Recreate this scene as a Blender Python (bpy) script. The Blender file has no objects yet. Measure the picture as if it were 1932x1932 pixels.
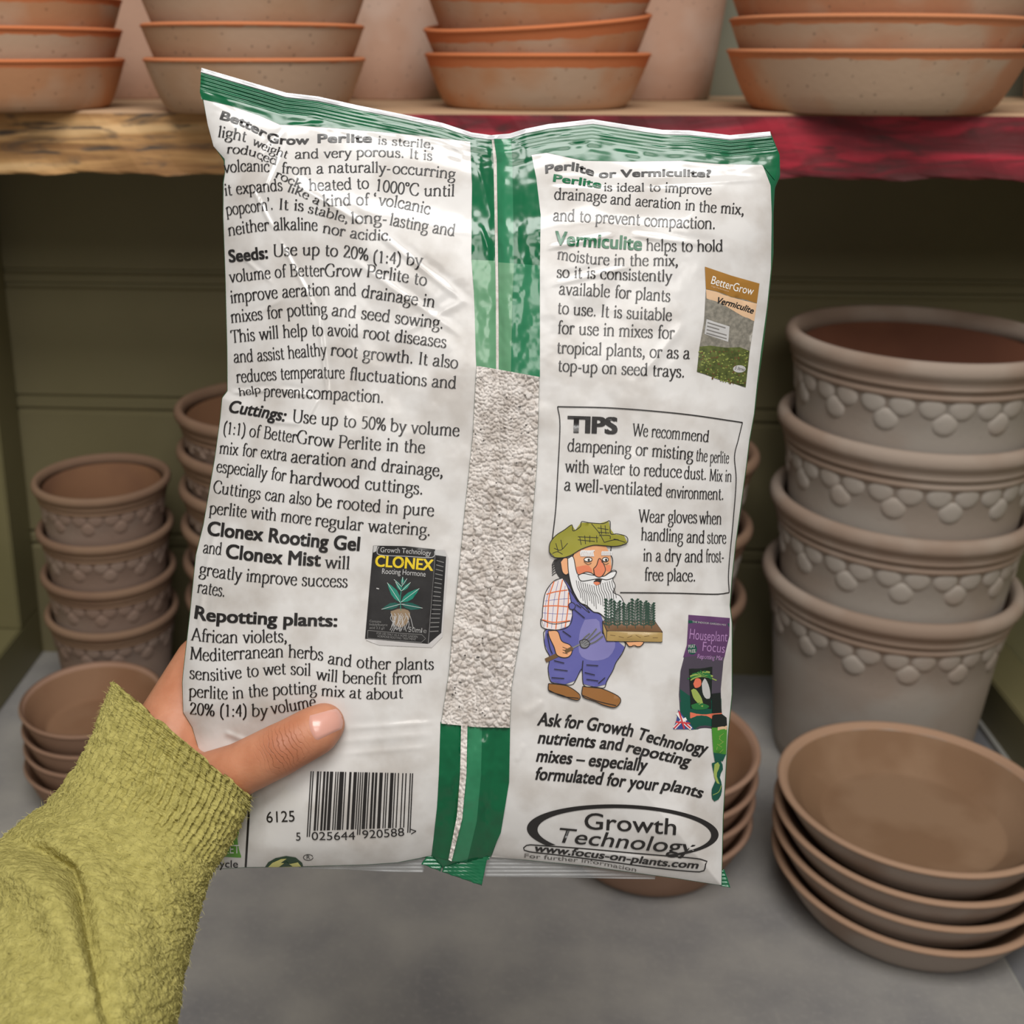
import bpy, bmesh, math, random
import numpy as np
from mathutils import Vector, Matrix
from mathutils.geometry import delaunay_2d_cdt
from mathutils.bvhtree import BVHTree

random.seed(7)
rng = np.random.default_rng(7)
SC = bpy.context.scene
COL = SC.collection

# ------------------------------------------------------------------ camera
F, CX, CY = 2170.0, 765.0, 760.0            # focal length and principal point, in pixels of the 1932 frame
TH, YAW = math.radians(17.19), math.radians(-3.75)
CAM = np.array([0, 0, 0.6])
fh = np.array([math.sin(YAW), math.cos(YAW), 0]); RIGHT = np.array([math.cos(YAW), -math.sin(YAW), 0]); UP = np.array([0, 0, 1.0])
FWD = fh*math.cos(TH) - UP*math.sin(TH); UPC = fh*math.sin(TH) + UP*math.cos(TH)
cd = bpy.data.cameras.new('camera'); cam = bpy.data.objects.new('camera', cd); COL.objects.link(cam)
cam.matrix_world = Matrix(((RIGHT[0], UPC[0], -FWD[0], CAM[0]), (RIGHT[1], UPC[1], -FWD[1], CAM[1]), (RIGHT[2], UPC[2], -FWD[2], CAM[2]), (0, 0, 0, 1)))
cd.sensor_width = 36; cd.lens = F/1932*36; cd.shift_x = (966-CX)/1932; cd.shift_y = -(966-CY)/1932
cd.clip_start = 0.01
cd.dof.use_dof = True; cd.dof.focus_distance = 0.405; cd.dof.aperture_fstop = cd.lens/2.6
SC.camera = cam
# ------------------------------------------------------------------ world and lights
w = bpy.data.worlds.new('world'); SC.world = w; w.use_nodes = True
w.node_tree.nodes['Background'].inputs[0].default_value = (1.0, 0.97, 0.93, 1)
w.node_tree.nodes['Background'].inputs[1].default_value = 0.2
def area(name, loc, target, size, size_y, power, col=(1, 1, 1)):
    l = bpy.data.lights.new(name, 'AREA'); l.shape = 'RECTANGLE'; l.size = size; l.size_y = size_y; l.energy = power; l.color = col
    o = bpy.data.objects.new(name, l); COL.objects.link(o); o.location = loc
    o.rotation_euler = (Vector(target)-Vector(loc)).to_track_quat('-Z', 'Y').to_euler(); return o
area('roof_light', (0.05, -0.55, 2.35), (0, 0.6, 0.2), 1.5, 0.8, 43, (1, 0.985, 0.96))
area('roof_light_front', (0.25, -1.5, 1.9), (0, 0.75, 0.3), 1.2, 0.7, 15, (1, 0.96, 0.91))
vs = SC.view_settings; vs.view_transform = 'Standard'; vs.look = 'None'; vs.exposure = 0.0; vs.gamma = 1.0; vs.use_curve_mapping = False
SC.display_settings.display_device = 'sRGB'

# ------------------------------------------------------------------ helpers
def lin(c):
    return tuple(((v/255)/12.92 if v/255 <= 0.04045 else ((v/255+0.055)/1.055)**2.4) for v in c)
def tag(o, label=None, cat=None, group=None, kind=None):
    for k, v in (('label', label), ('category', cat), ('group', group), ('kind', kind)):
        if v: o[k] = v
    return o
def empty(name, loc, label, cat, group=None):
    o = bpy.data.objects.new(name, None); COL.objects.link(o); o.location = loc; o.empty_display_size = 0.02
    return tag(o, label, cat, group)
def mesh_obj(name, verts, faces, mats, parent=None, smooth=True, mi=None):
    me = bpy.data.meshes.new(name)
    me.from_pydata([tuple(map(float, v)) for v in verts], [], [tuple(map(int, f)) for f in faces])
    if not isinstance(mats, (list, tuple)): mats = [mats]
    for m in mats: me.materials.append(m)
    if mi is not None: me.polygons.foreach_set('material_index', list(mi))
    if smooth: me.polygons.foreach_set('use_smooth', [True]*len(me.polygons))
    me.update()
    o = bpy.data.objects.new(name, me); COL.objects.link(o)
    if parent: o.parent = parent
    return o
def box(name, a, b, mat, parent=None, kind=None, bev=0.0):
    bm = bmesh.new(); bmesh.ops.create_cube(bm, size=1)
    a, b = Vector(a), Vector(b)
    for v in bm.verts: v.co = Vector([(a[i]+b[i])/2 + v.co[i]*abs(b[i]-a[i]) for i in range(3)])
    if bev: bmesh.ops.bevel(bm, geom=bm.edges[:], offset=bev, segments=2, affect='EDGES')
    me = bpy.data.meshes.new(name); bm.to_mesh(me); bm.free(); me.materials.append(mat)
    o = bpy.data.objects.new(name, me); COL.objects.link(o)
    if parent: o.parent = parent
    if kind: o['kind'] = kind
    return o
def material(name, col, rough=0.6, col2=None, scale=20, bump=0, bscale=60, detail=5, spec=0.5, coat=0, coords='Object', stretch=(1, 1, 1), lo=0.35, hi=0.65, bdist=0.001):
    m = bpy.data.materials.new(name); m.use_nodes = True; nt = m.node_tree; N, L = nt.nodes, nt.links
    b = N['Principled BSDF']; b.inputs['Roughness'].default_value = rough; b.inputs['Specular IOR Level'].default_value = spec
    b.inputs['Coat Weight'].default_value = coat; b.inputs['Coat Roughness'].default_value = 0.12
    b.inputs['Base Color'].default_value = (*col, 1)
    tc = N.new('ShaderNodeTexCoord'); mp = N.new('ShaderNodeMapping'); mp.inputs['Scale'].default_value = stretch
    L.new(tc.outputs[coords], mp.inputs[0])
    if col2:
        n = N.new('ShaderNodeTexNoise'); n.inputs['Scale'].default_value = scale; n.inputs['Detail'].default_value = detail
        r = N.new('ShaderNodeValToRGB'); r.color_ramp.elements[0].position = lo; r.color_ramp.elements[1].position = hi
        r.color_ramp.elements[0].color = (*col, 1); r.color_ramp.elements[1].color = (*col2, 1)
        L.new(mp.outputs[0], n.inputs[0]); L.new(n.outputs[0], r.inputs[0]); L.new(r.outputs[0], b.inputs['Base Color'])
    if bump:
        n = N.new('ShaderNodeTexNoise'); n.inputs['Scale'].default_value = bscale; n.inputs['Detail'].default_value = 4
        bp = N.new('ShaderNodeBump'); bp.inputs['Strength'].default_value = bump; bp.inputs['Distance'].default_value = bdist
        L.new(mp.outputs[0], n.inputs[0]); L.new(n.outputs[0], bp.inputs['Height']); L.new(bp.outputs[0], b.inputs['Normal'])
    return m
def nodes(m):
    nt = m.node_tree; return nt.nodes, nt.links, nt.nodes['Principled BSDF']
def mixcol(N, L, fac, a, b):
    x = N.new('ShaderNodeMix'); x.data_type = 'RGBA'
    for s, v in ((x.inputs[0], fac), (x.inputs[6], a), (x.inputs[7], b)):
        if isinstance(v, (int, float)): s.default_value = v
        elif isinstance(v, tuple): s.default_value = (*v, 1)
        else: L.new(v, s)
    return x.outputs[2]
def ramp(N, L, src, p0, p1, c0=(0, 0, 0), c1=(1, 1, 1)):
    r = N.new('ShaderNodeValToRGB'); r.color_ramp.elements[0].position = p0; r.color_ramp.elements[1].position = p1
    r.color_ramp.elements[0].color = (*c0, 1); r.color_ramp.elements[1].color = (*c1, 1); L.new(src, r.inputs[0]); return r.outputs[0]

# ------------------------------------------------------------------ setting
M_wall = material('olive_painted_boards', lin((112, 104, 74)), 0.55, lin((120, 112, 82)), 6, 0.15, 80)
M_wallup = material('grey_green_wall', lin((118, 118, 100)), 0.6, lin((126, 126, 108)), 6)
M_frame = material('olive_frame_paint', lin((108, 102, 70)), 0.5, lin((118, 110, 78)), 8, 0.1, 90)
M_panel = material('light_olive_panel', lin((206, 202, 160)), 0.5, lin((198, 194, 150)), 5, 0.08, 90)
M_floor = material('grey_stone_slab', lin((126, 124, 124)), 0.62, lin((158, 154, 148)), 14, 0.3, 140, detail=9, lo=0.3, hi=0.72)
N, L, B = nodes(M_floor)
tc = N.new('ShaderNodeTexCoord'); n2 = N.new('ShaderNodeTexNoise'); n2.inputs['Scale'].default_value = 260; n2.inputs['Detail'].default_value = 4
L.new(tc.outputs['Object'], n2.inputs[0])
base = B.inputs['Base Color'].links[0].from_socket
L.new(mixcol(N, L, ramp(N, L, n2.outputs[0], 0.52, 0.8, (0, 0, 0), (0.5, 0.5, 0.5)), base, lin((160, 156, 150))), B.inputs['Base Color'])
M_tile = material('dark_slate_tile', lin((104, 104, 108)), 0.55, lin((122, 121, 122)), 12, 0.3, 140)
M_grout = material('pale_grout', lin((150, 148, 142)), 0.8)
XL, XR, YB = -0.445, 0.470, 1.0386
box('floor', (-0.6, -0.35, -0.04), (0.3685, 1.2, 0), M_floor, kind='structure')
box('trim_1', (0.3685, -0.35, -0.04), (0.3705, 1.2, -0.0004), M_grout, kind='structure')
box('trim_2', (0.3705, -0.35, -0.04), (0.62, 1.2, 0), M_tile, kind='structure')
# back wall of the lower compartment: wide boards with a bead groove between
gz = [0.0]
def backwall():
    prof = [(0.0, 0.0)]
    for z in (0.0, 0.130, 0.272, 0.395):
        if z: prof += [(z-0.012, 0.0), (z-0.0105, 0.003), (z-0.0065, 0.003), (z-0.005, 0.0), (z+0.002, 0.0), (z+0.0035, 0.003), (z+0.0065, 0.003), (z+0.008, 0.0)]
    prof += [(0.5558, 0.0)]
    V, Fc = [], []
    for x in (-0.6, 0.62):
        for z, d in prof: V.append((x, YB+d, z))
    n = len(prof)
    for i in range(n-1): Fc.append((i, n+i, n+i+1, i+1))
    k = len(V)
    for x in (-0.6, 0.62): V += [(x, YB+0.02, 0), (x, YB+0.02, 0.5558)]
    Fc += [(k, k+1, k+3, k+2), (n-1, 2*n-1, k+3, k+1), (0, k, k+2, n)]
    o = mesh_obj('wall_back', V, Fc, M_wall, smooth=False); o['kind'] = 'structure'
backwall()
box('wall_back_upper', (-0.75, 1.152, 0.50), (0.8, 1.17, 1.25), M_wallup, kind='structure')
box('wall_left', (-0.52, 0.50, 0), (-0.488, YB, 0.505), M_panel, kind='structure')
box('wall_right', (0.513, 0.50, 0), (0.545, YB, 0.505), M_panel, kind='structure')
box('trim_3', (-0.488, 0.50, 0), (XL, YB, 0.051), M_frame, kind='structure', bev=0.0015)
box('trim_4', (-0.488, YB-0.048, 0.051), (XL, YB, 0.505), M_frame, kind='structure', bev=0.0015)
box('trim_5', (XR, 0.50, 0), (0.513, YB, 0.051), M_frame, kind='structure', bev=0.0015)
box('trim_6', (XR-0.004, 0.50, 0), (XR, YB, 0.006), M_grout, kind='structure')

# shelf: one thick scaffold plank, bare weathered wood with red paint on its right-hand front
M_wood = material('weathered_wood', lin((196, 152, 100)), 0.75)
def wood_nodes(m, c1, c2, c3, dark, sx):
    N, L, B = nodes(m)
    tc = N.new('ShaderNodeTexCoord'); mp = N.new('ShaderNodeMapping'); mp.inputs['Scale'].default_value = (sx, 30, 62); L.new(tc.outputs['Object'], mp.inputs[0])
    a = N.new('ShaderNodeTexNoise'); a.inputs['Scale'].default_value = 1.0; a.inputs['Detail'].default_value = 7; a.inputs['Distortion'].default_value = 1.1; L.new(mp.outputs[0], a.inputs[0])
    r = N.new('ShaderNodeValToRGB'); e = r.color_ramp.elements; e[0].position = 0.38; e[0].color = (*c1, 1); e[1].position = 0.62; e[1].color = (*c2, 1); e2 = e.new(0.5); e2.color = (*c3, 1)
    L.new(a.outputs[0], r.inputs[0])
    mp2 = N.new('ShaderNodeMapping'); mp2.inputs['Scale'].default_value = (7, 40, 40); L.new(tc.outputs['Object'], mp2.inputs[0])
    d = N.new('ShaderNodeTexNoise'); d.inputs['Scale'].default_value = 1.7; d.inputs['Detail'].default_value = 8; d.inputs['Distortion'].default_value = 2.2; L.new(mp2.outputs[0], d.inputs[0])
    L.new(mixcol(N, L, ramp(N, L, d.outputs[0], 0.52, 0.66), r.outputs[0], dark), B.inputs['Base Color'])
    bp = N.new('ShaderNodeBump'); bp.inputs['Strength'].default_value = 0.6; bp.inputs['Distance'].default_value = 0.002; L.new(a.outputs[0], bp.inputs['Height']); L.new(bp.outputs[0], B.inputs['Normal'])
wood_nodes(M_wood, lin((150, 108, 66)), lin((226, 186, 134)), lin((198, 152, 98)), lin((92, 78, 66)), 5)
M_woodtop = material('pale_wood_top', lin((190, 156, 122)), 0.8, lin((166, 134, 104)), 3, 0.3, 60, stretch=(1, 8, 8))
M_red = material('worn_red_paint', lin((150, 34, 48)), 0.55)
wood_nodes(M_red, lin((96, 34, 38)), lin((176, 40, 58)), lin((126, 32, 44)), lin((92, 40, 42)), 7)
SZ0, SZ1, SY0 = 0.5105, 0.556, 0.845
def plank():
    x0, xm, x1 = -0.64, -0.060, 0.66
    nx = 140; V, Fc, mi = [], [], []
    ring = [(SY0+0.001, SZ0), (SY0, SZ0+0.002), (SY0, SZ0+0.015), (SY0, SZ0+0.03), (SY0, SZ1-0.002), (SY0+0.002, SZ1), (1.037, SZ1), (1.037, SZ0)]
    for i in range(nx+1):
        x = x0+(x1-x0)*i/nx
        for k, (y, z) in enumerate(ring):
            j = 0.0008*math.sin(x*61+k)+0.0006*math.sin(x*143+2*k) if k < 6 else 0
            V.append((x, y+j*(k < 5), z+(j if k in (0, 1) else 0)))
    n = len(ring)
    for i in range(nx):
        x = x0+(x1-x0)*(i+.5)/nx
        for k in range(n):
            Fc.append((i*n+k, (i+1)*n+k, (i+1)*n+(k+1) % n, i*n+(k+1) % n)[::-1])
            mi.append(2 if (x > xm and k < 4) else 1 if k >= 4 and k < 6 else 0)
    Fc.append(tuple(range(n))); Fc.append(tuple(nx*n+k for k in range(n))[::-1]); mi += [0, 0]
    o = mesh_obj('shelf_plank', V, Fc, [M_wood, M_woodtop, M_red], smooth=False, mi=mi)
    tag(o, 'thick wooden shelf plank, front edge half bare, half painted red', 'shelf')
plank()
o = box('rear_shelf_board', (-0.70, 1.0388, SZ0), (0.75, 1.150, SZ1-0.0006), M_woodtop, bev=0.001)
tag(o, 'narrow pale board behind the thick plank', 'shelf')

# ------------------------------------------------------------------ pots and saucers
def lathe(prof, seg=96, wob=0.0):
    V, Fc = [], []
    n = len(prof)
    for i in range(seg):
        a = 2*math.pi*i/seg
        for r, z in prof: V.append((r*math.cos(a), r*math.sin(a), z))
    for i in range(seg):
        j = (i+1) % seg
        for k in range(n-1): Fc.append((i*n+k, j*n+k, j*n+k+1, i*n+k+1))
    c = len(V); V.append((0, 0, prof[0][1])); V.append((0, 0, prof[-1][1]))
    for i in range(seg):
        j = (i+1) % seg
        Fc.append((c, j*n, i*n)); Fc.append((c+1, i*n+n-1, j*n+n-1))
    return V, Fc
def clay(name, body, rim, blotch, zr, spots=0.4, rough=0.85):
    """fired clay: body colour with pale bloom blotches, rim colour above height zr, dark pits"""
    m = material(name, body, rough, None, bump=0.25, bscale=220, spec=0.2, bdist=0.0006); N, L, B = nodes(m)
    tc = N.new('ShaderNodeTexCoord'); oi = N.new('ShaderNodeObjectInfo')
    off = N.new('ShaderNodeVectorMath'); off.operation = 'ADD'; L.new(tc.outputs['Object'], off.inputs[0])
    cmb = N.new('ShaderNodeCombineXYZ'); mu = N.new('ShaderNodeMath'); mu.operation = 'MULTIPLY'; mu.inputs[1].default_value = 7.0; L.new(oi.outputs['Random'], mu.inputs[0])
    for k in range(2): L.new(mu.outputs[0], cmb.inputs[k])
    L.new(cmb.outputs[0], off.inputs[1])
    a = N.new('ShaderNodeTexNoise'); a.inputs['Scale'].default_value = 11; a.inputs['Detail'].default_value = 3; L.new(off.outputs[0], a.inputs[0])
    c = mixcol(N, L, ramp(N, L, a.outputs[0], 0.44, 0.56), body, blotch)
    sp = N.new('ShaderNodeTexVoronoi'); sp.inputs['Scale'].default_value = 120; L.new(off.outputs[0], sp.inputs[0])
    c = mixcol(N, L, ramp(N, L, sp.outputs['Distance'], 0.08, 0.15, (spots, spots, spots), (0, 0, 0)), c, tuple(v*0.35 for v in body))
    sx = N.new('ShaderNodeSeparateXYZ'); L.new(tc.outputs['Object'], sx.inputs[0])
    nz = N.new('ShaderNodeTexNoise'); nz.inputs['Scale'].default_value = 60; L.new(off.outputs[0], nz.inputs[0])
    ad = N.new('ShaderNodeMath'); ad.operation = 'MULTIPLY_ADD'; ad.inputs[1].default_value = 0.004; L.new(nz.outputs[0], ad.inputs[0]); L.new(sx.outputs[2], ad.inputs[2])
    gt = N.new('ShaderNodeMath'); gt.operation = 'GREATER_THAN'; gt.inputs[1].default_value = zr+0.002; L.new(ad.outputs[0], gt.inputs[0])
    c = mixcol(N, L, gt.outputs[0], c, rim)
    L.new(c, B.inputs['Base Color']); return m
def copy_thing(src, loc, label, group, rot=(0, 0, 0)):
    r = src.copy(); COL.objects.link(r); r.location = loc; r.rotation_euler = rot; r['label'] = label
    if group: r['group'] = group
    for ch in src.children:
        c = ch.copy(); COL.objects.link(c); c.parent = r
    return r
def make_pot(R, H, rb, mats, nsc, wl, label, group):
    """nesting plant pot: rounded lip, two fillets below it, applied scallop frieze; base at z=0"""
    root = empty('plant_pot', (0, 0, 0), label, 'pot', group)
    ro = lambda z: rb + (R*0.925-rb)*z/H
    k = R/0.10
    zb = H-0.030*k
    out = [(rb-0.004*k, 0), (rb, 0.002*k)] + [(ro(zb*t), zb*t) for t in (0.1, 0.25, 0.5, 0.75, 1.0)]
    inn = [(ro(H-0.012*k)-wl, H-0.012*k), (ro(H*0.5)-wl, H*0.5), (ro(0.012*k)-wl, 0.012*k), (0.004*k, 0.011*k)]
    V, Fc = lathe(out + [(ro(zb)+0.001*k, zb+0.001*k), (ro(H)-0.003*k, H-0.010*k)] + inn)
    np_ = len(out)+2+len(inn); body_mi = [0 if f[0] % np_ < len(out)+1 and len(f) == 4 else 1 if len(f) == 4 else (0 if f[0] == 96*np_ else 1) for f in Fc]
    mesh_obj('body', V, Fc, [mats[0], mats[2]], root, mi=body_mi)
    rim = [(ro(zb)-0.001*k, zb-0.001*k), (ro(zb)+0.0012*k, zb), (ro(zb)+0.0030*k, zb+0.0020*k), (ro(zb)+0.0030*k, zb+0.0045*k), (ro(zb)+0.0014*k, zb+0.0062*k), (ro(zb)+0.0018*k, zb+0.0072*k),
           (ro(zb)+0.0050*k, zb+0.0090*k), (ro(zb)+0.0056*k, zb+0.0108*k), (ro(zb)+0.0046*k, zb+0.0122*k), (R-0.0035*k, H-0.0135*k), (R-0.0008*k, H-0.0105*k), (R, H-0.0075*k), (R-0.0003*k, H-0.0042*k), (R-0.0016*k, H-0.0014*k),
           (R-0.0042*k, H), (R-0.0072*k, H-0.0003*k), (R-0.0088*k, H-0.0016*k), (R-0.0100*k, H-0.0048*k), (ro(H-0.012*k)-wl-0.0002, H-0.0125*k), (ro(H)-0.002*k, H-0.0128*k)]
    V, Fc = lathe(rim); V = V[:-2]; Fc = [f for f in Fc if len(f) == 4]
    n = len(rim)
    for i in range(96): Fc.append((i*n+n-1, ((i+1) % 96)*n+n-1, ((i+1) % 96)*n, i*n))
    mesh_obj('rim', V, Fc, mats[1], root)
    V, Fc = [], []
    s = 2*math.pi*ro(zb)/nsc*0.47
    def scallop(a, zc, s):
        r0 = ro(zc)-0.0006*k; b = len(V); rings = 5; seg = 16
        nrm = np.array([math.cos(a), math.sin(a), 0]); t = np.array([-math.sin(a), math.cos(a), 0])
        for i in range(rings+1):
            f = (1, 0.97, 0.9, 0.75, 0.45, 0.001)[i]; rr = s*f; hgt = 0.0024*k*(1-f**6)
            for j in range(seg):
                q = 2*math.pi*j/seg; x = rr*math.cos(q); z = rr*math.sin(q)
                V.append(nrm*(math.sqrt(max((ro(zc+z)-0.0006*k)**2-x*x, 0))+hgt) + t*x + np.array([0, 0, zc+z]))
        for i in range(rings):
            for j in range(seg): Fc.append((b+i*seg+j, b+i*seg+(j+1) % seg, b+(i+1)*seg+(j+1) % seg, b+(i+1)*seg+j))
        Fc.append(tuple(b+rings*seg+j for j in range(seg)))
    for i in range(nsc):
        scallop(2*math.pi*i/nsc, zb-s*0.55, s)
        if i % 2 == 0: scallop(2*math.pi*(i+0.5)/nsc, zb-s*1.85, s*0.98)
    mesh_obj('scallop_frieze', V, Fc, mats[0], root)
    return root
greyb = clay('grey_clay', lin((158, 145, 134)), lin((158, 145, 134)), lin((163, 154, 145)), 9, 0.12)
greyr = clay('grey_clay_rim', lin((148, 128, 113)), lin((148, 128, 113)), lin((160, 144, 131)), 9, 0.05)
brnb = clay('brown_clay', lin((136, 114, 101)), lin((136, 114, 101)), lin((144, 125, 113)), 9, 0.1)
innr = clay('raw_clay_inside', lin((112, 72, 54)), lin((112, 72, 54)), lin((104, 66, 50)), 9, 0.05)
innr2 = clay('raw_brown_clay_inside', lin((122, 88, 64)), lin((122, 88, 64)), lin((112, 80, 60)), 9, 0.05)
brnr = clay('brown_clay_rim', lin((132, 106, 86)), lin((132, 106, 86)), lin((124, 98, 80)), 9, 0.05)

def stack(proto_args, x, y, zt, name, labels, group, tilt=None, jit=0.0):
    root = None
    for i, z in enumerate(zt):           # from the bottom pot up
        H = proto_args[1]
        rot = (0, 0, random.random()*6) if not tilt else (tilt[i][0], tilt[i][1], 0.3*i)
        loc = (x+random.uniform(-jit, jit), y+random.uniform(-jit, jit), z-H)
        if root is None:
            root = make_pot(*proto_args, labels[i], group); root.location = loc; root.rotation_euler = rot; first = root
        else: copy_thing(first, loc, labels[i], group, rot)
ordn = ['bottom', 'second from bottom', 'third from bottom', 'fourth from bottom', 'fifth from bottom']
def labs(n, what, top='open top'):
    return [f'{what}, {ordn[i] if i < n-1 else top} of its stack' for i in range(n)]
stack((0.1035, 0.177, 0.079, (greyb, greyr, innr), 28, 0.0056), 0.352, 0.915, (0.177, 0.2465, 0.315, 0.384), 'H',
      labs(4, 'large pale grey scalloped pot under the red plank'), 'large grey scalloped pots', tilt=[(0, 0), (0, 0), (0, 0), (0, 0)])
stack((0.0607, 0.109, 0.045, (brnb, brnr, innr2), 24, 0.0036), -0.333, 0.94, (0.109, 0.149, 0.192, 0.236), 'E',
      labs(4, 'small brown scalloped pot near the left olive wall'), 'small brown scalloped pots')
stack((0.079, 0.124, 0.060, (brnb, brnr, innr2), 46, 0.0031), -0.187, 0.957, (0.124, 0.1595, 0.195, 0.2305, 0.266, 0.3015), 'F',
      labs(6, 'brown pot behind the left edge of the bag'), 'medium brown scalloped pots')
stack((0.079, 0.140, 0.058, (greyb, brnr, innr), 26, 0.006), 0.163, 0.952, (0.140, 0.207, 0.272), 'G',
      labs(3, 'clay pot between the bag and the large grey stack', 'top'), 'pots behind the bag')

def make_saucer(name, R, H, rb, m, label, group, wall=0.0062, inside=None, cat='saucer', flo=0.009, flare=0.0):
    rm = lambda t: rb+(R-rb)*(t**0.8 if not flare else t**flare)
    prof = [(0.003, 0.0012), (rb-0.006, 0.001), (rb-0.002, 0.0), (rb, 0.0012)] + [(rm(t), H*t) for t in (0.12, 0.3, 0.5, 0.7, 0.86, 0.93)] + \
           [(R, H-0.0022), (R-0.0004, H-0.0008), (R-0.002, H), (R-wall*.62+0.001, H), (R-wall*.75, H-0.0012), (R-wall, H-0.004)] + \
           [(rm(t)-wall-0.0015, H*t) for t in (0.7, 0.5)] + [(rb-wall*0.6, flo+0.0035), (rb-wall*0.9, flo+0.0008), (rb-wall-0.0015, flo), (rb-wall-0.006, flo-0.0002), (0.002, flo-0.0002)]
    V, Fc = lathe(prof)
    n = len(prof); o = mesh_obj(name, V, Fc, [m, inside or m], mi=[1 if (len(f) == 4 and f[0] % n >= 15) or f[0] == 96*n+1 else 0 for f in Fc])
    return tag(o, label, cat, group)
def sstack(args, x, y, zt, labels, group, tilt=None):
    first = None
    for i, z in enumerate(zt):
        rot = (0, 0, random.random()*6) if not tilt else (tilt[i][0], tilt[i][1], 0.9*i)
        loc = (x+random.uniform(-.0012, .0012), y+random.uniform(-.0012, .0012), z)
        if first is None:
            first = make_saucer(*args[:5], labels[i], group, **(args[5] if len(args) > 5 else {})); first.location = loc; first.rotation_euler = rot
        else: copy_thing(first, loc, labels[i], group, rot)
def slabs(n, what, top='topmost'):
    names = ['bottom', 'second from bottom', 'third from bottom', 'fourth from bottom']
    return [f'{what}, {names[i] if i < n-1 else top} of its stack' for i in range(n)]
sauK = clay('tan_clay', lin((162, 148, 137)), lin((166, 134, 110)), lin((150, 130, 116)), 0.033, 0.1)
inK = clay('raw_clay_floor', lin((130, 101, 77)), lin((130, 101, 77)), lin((142, 114, 90)), 9, 0.08)
inI = clay('raw_brown_floor', lin((128, 94, 70)), lin((128, 94, 70)), lin((136, 104, 80)), 9, 0.05)
sauI = clay('brown_saucer_clay', lin((150, 118, 98)), lin((150, 118, 98)), lin((158, 126, 106)), 9, 0.05)
sstack(('clay_saucer', 0.0935, 0.037, 0.069, sauK, dict(flo=0.011, wall=0.0075, inside=inK)), 0.316, 0.722, (0, 0.0185, 0.037, 0.0585),
       slabs(4, 'large tan saucer before the big grey pots', 'top'), 'large tan saucers',
       tilt=[(0, 0), (0.006, 0.008), (0.012, 0.016), (0.02, 0.03)])
sstack(('clay_saucer', 0.0585, 0.035, 0.043, sauI, dict(wall=0.0042, inside=inI)), -0.312, 0.815, (0, 0.0178, 0.0355, 0.0535),
       slabs(4, 'small brown saucer beside the green sleeve', 'top'), 'small brown saucers')
sstack(('clay_bowl', 0.079, 0.042, 0.057, sauI, dict(cat='bowl', wall=0.006, inside=inI)), 0.137, 0.770, (0, 0.0195, 0.039, 0.059),
       slabs(4, 'brown bowl behind the lower right corner of the bag', 'top'), 'brown bowls behind the bag')
terra = clay('terracotta_bloom', lin((196, 142, 104)), lin((204, 122, 78)), lin((198, 166, 140)), 0.030, 0.5)
terra2 = clay('terracotta_pale', lin((196, 164, 138)), lin((202, 126, 84)), lin((190, 152, 122)), 0.034, 0.6)
tt = lambda n, what: slabs(n, what, 'half-cut top')
sstack(('terracotta_saucer', 0.0775, 0.036, 0.063, terra, dict(wall=0.0055)), -0.347, 0.878, (SZ1, SZ1+.0215, SZ1+.0425, SZ1+.064), tt(4, 'terracotta saucer at the left picture edge'), 'saucers at the left shelf end',
       tilt=[(0, 0), (0, 0.012), (0.0, 0.015), (0, 0.01)])
sstack(('terracotta_saucer', 0.080, 0.037, 0.064, terra2, dict(wall=0.0055)), -0.166, 0.860, (SZ1, SZ1+.0225, SZ1+.043, SZ1+.064), tt(4, 'terracotta saucer over the top left bag corner'), 'saucers above the bag corner',
       tilt=[(0, 0), (0, 0.008), (0.0, 0.01), (0, 0.01)])
sstack(('terracotta_saucer', 0.0857, 0.040, 0.068, terra), 0.0402, 0.920, (SZ1, SZ1+.0235, SZ1+.0475, SZ1+.071), tt(4, 'terracotta saucer mid shelf above the bag seam'), 'saucers mid shelf',
       tilt=[(0, 0), (-0.01, -0.085), (0.0, -0.06), (0, -0.05)])
terra3 = clay('terracotta_broad', lin((196, 166, 140)), lin((200, 132, 92)), lin((194, 140, 106)), 0.0365, 0.6)
sstack(('broad_terracotta_saucer', 0.1035, 0.0428, 0.082, terra3), 0.282, 0.893, (SZ1, SZ1+.0205, SZ1+.040, SZ1+.061), tt(4, 'broad terracotta saucer above the red paint'), 'broad saucers on the shelf',
       tilt=[(0, 0), (0.004, 0.018), (-0.004, 0.0), (0, 0.0)])
# tall pale clay pots at the back of the shelf
tallm = clay('pale_tall_clay', lin((204, 176, 158)), lin((204, 176, 158)), lin((194, 158, 136)), 9, 0.5)
V, Fc = lathe([(0.046, 0), (0.048, 0.002), (0.052, 0.04), (0.057, 0.09), (0.062, 0.138), (0.0655, 0.139), (0.067, 0.142), (0.067, 0.158), (0.065, 0.16), (0.060, 0.16), (0.058, 0.157), (0.054, 0.09), (0.045, 0.012), (0.002, 0.012)])
first = None
for x, y, lab in ((-0.315, 1.075, 'tall pale pot showing between the two left saucer stacks'), (-0.083, 1.075, 'tall pale pot just left of the mid shelf saucers'),
               (0.152, 1.075, 'tall spotted pale pot between mid shelf and broad saucers'), (0.525, 1.075, 'tall pale pot at the right picture edge behind broad saucers')):
    if first is None:
        first = tag(mesh_obj('tall_clay_pot', V, Fc, tallm), lab, 'pot', 'tall pots at the back of the shelf'); first.location = (x, y, SZ1-0.0006)
    else: copy_thing(first, (x, y, SZ1-0.0006), lab, 'tall pots at the back of the shelf', (0, 0, x*20))

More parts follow.
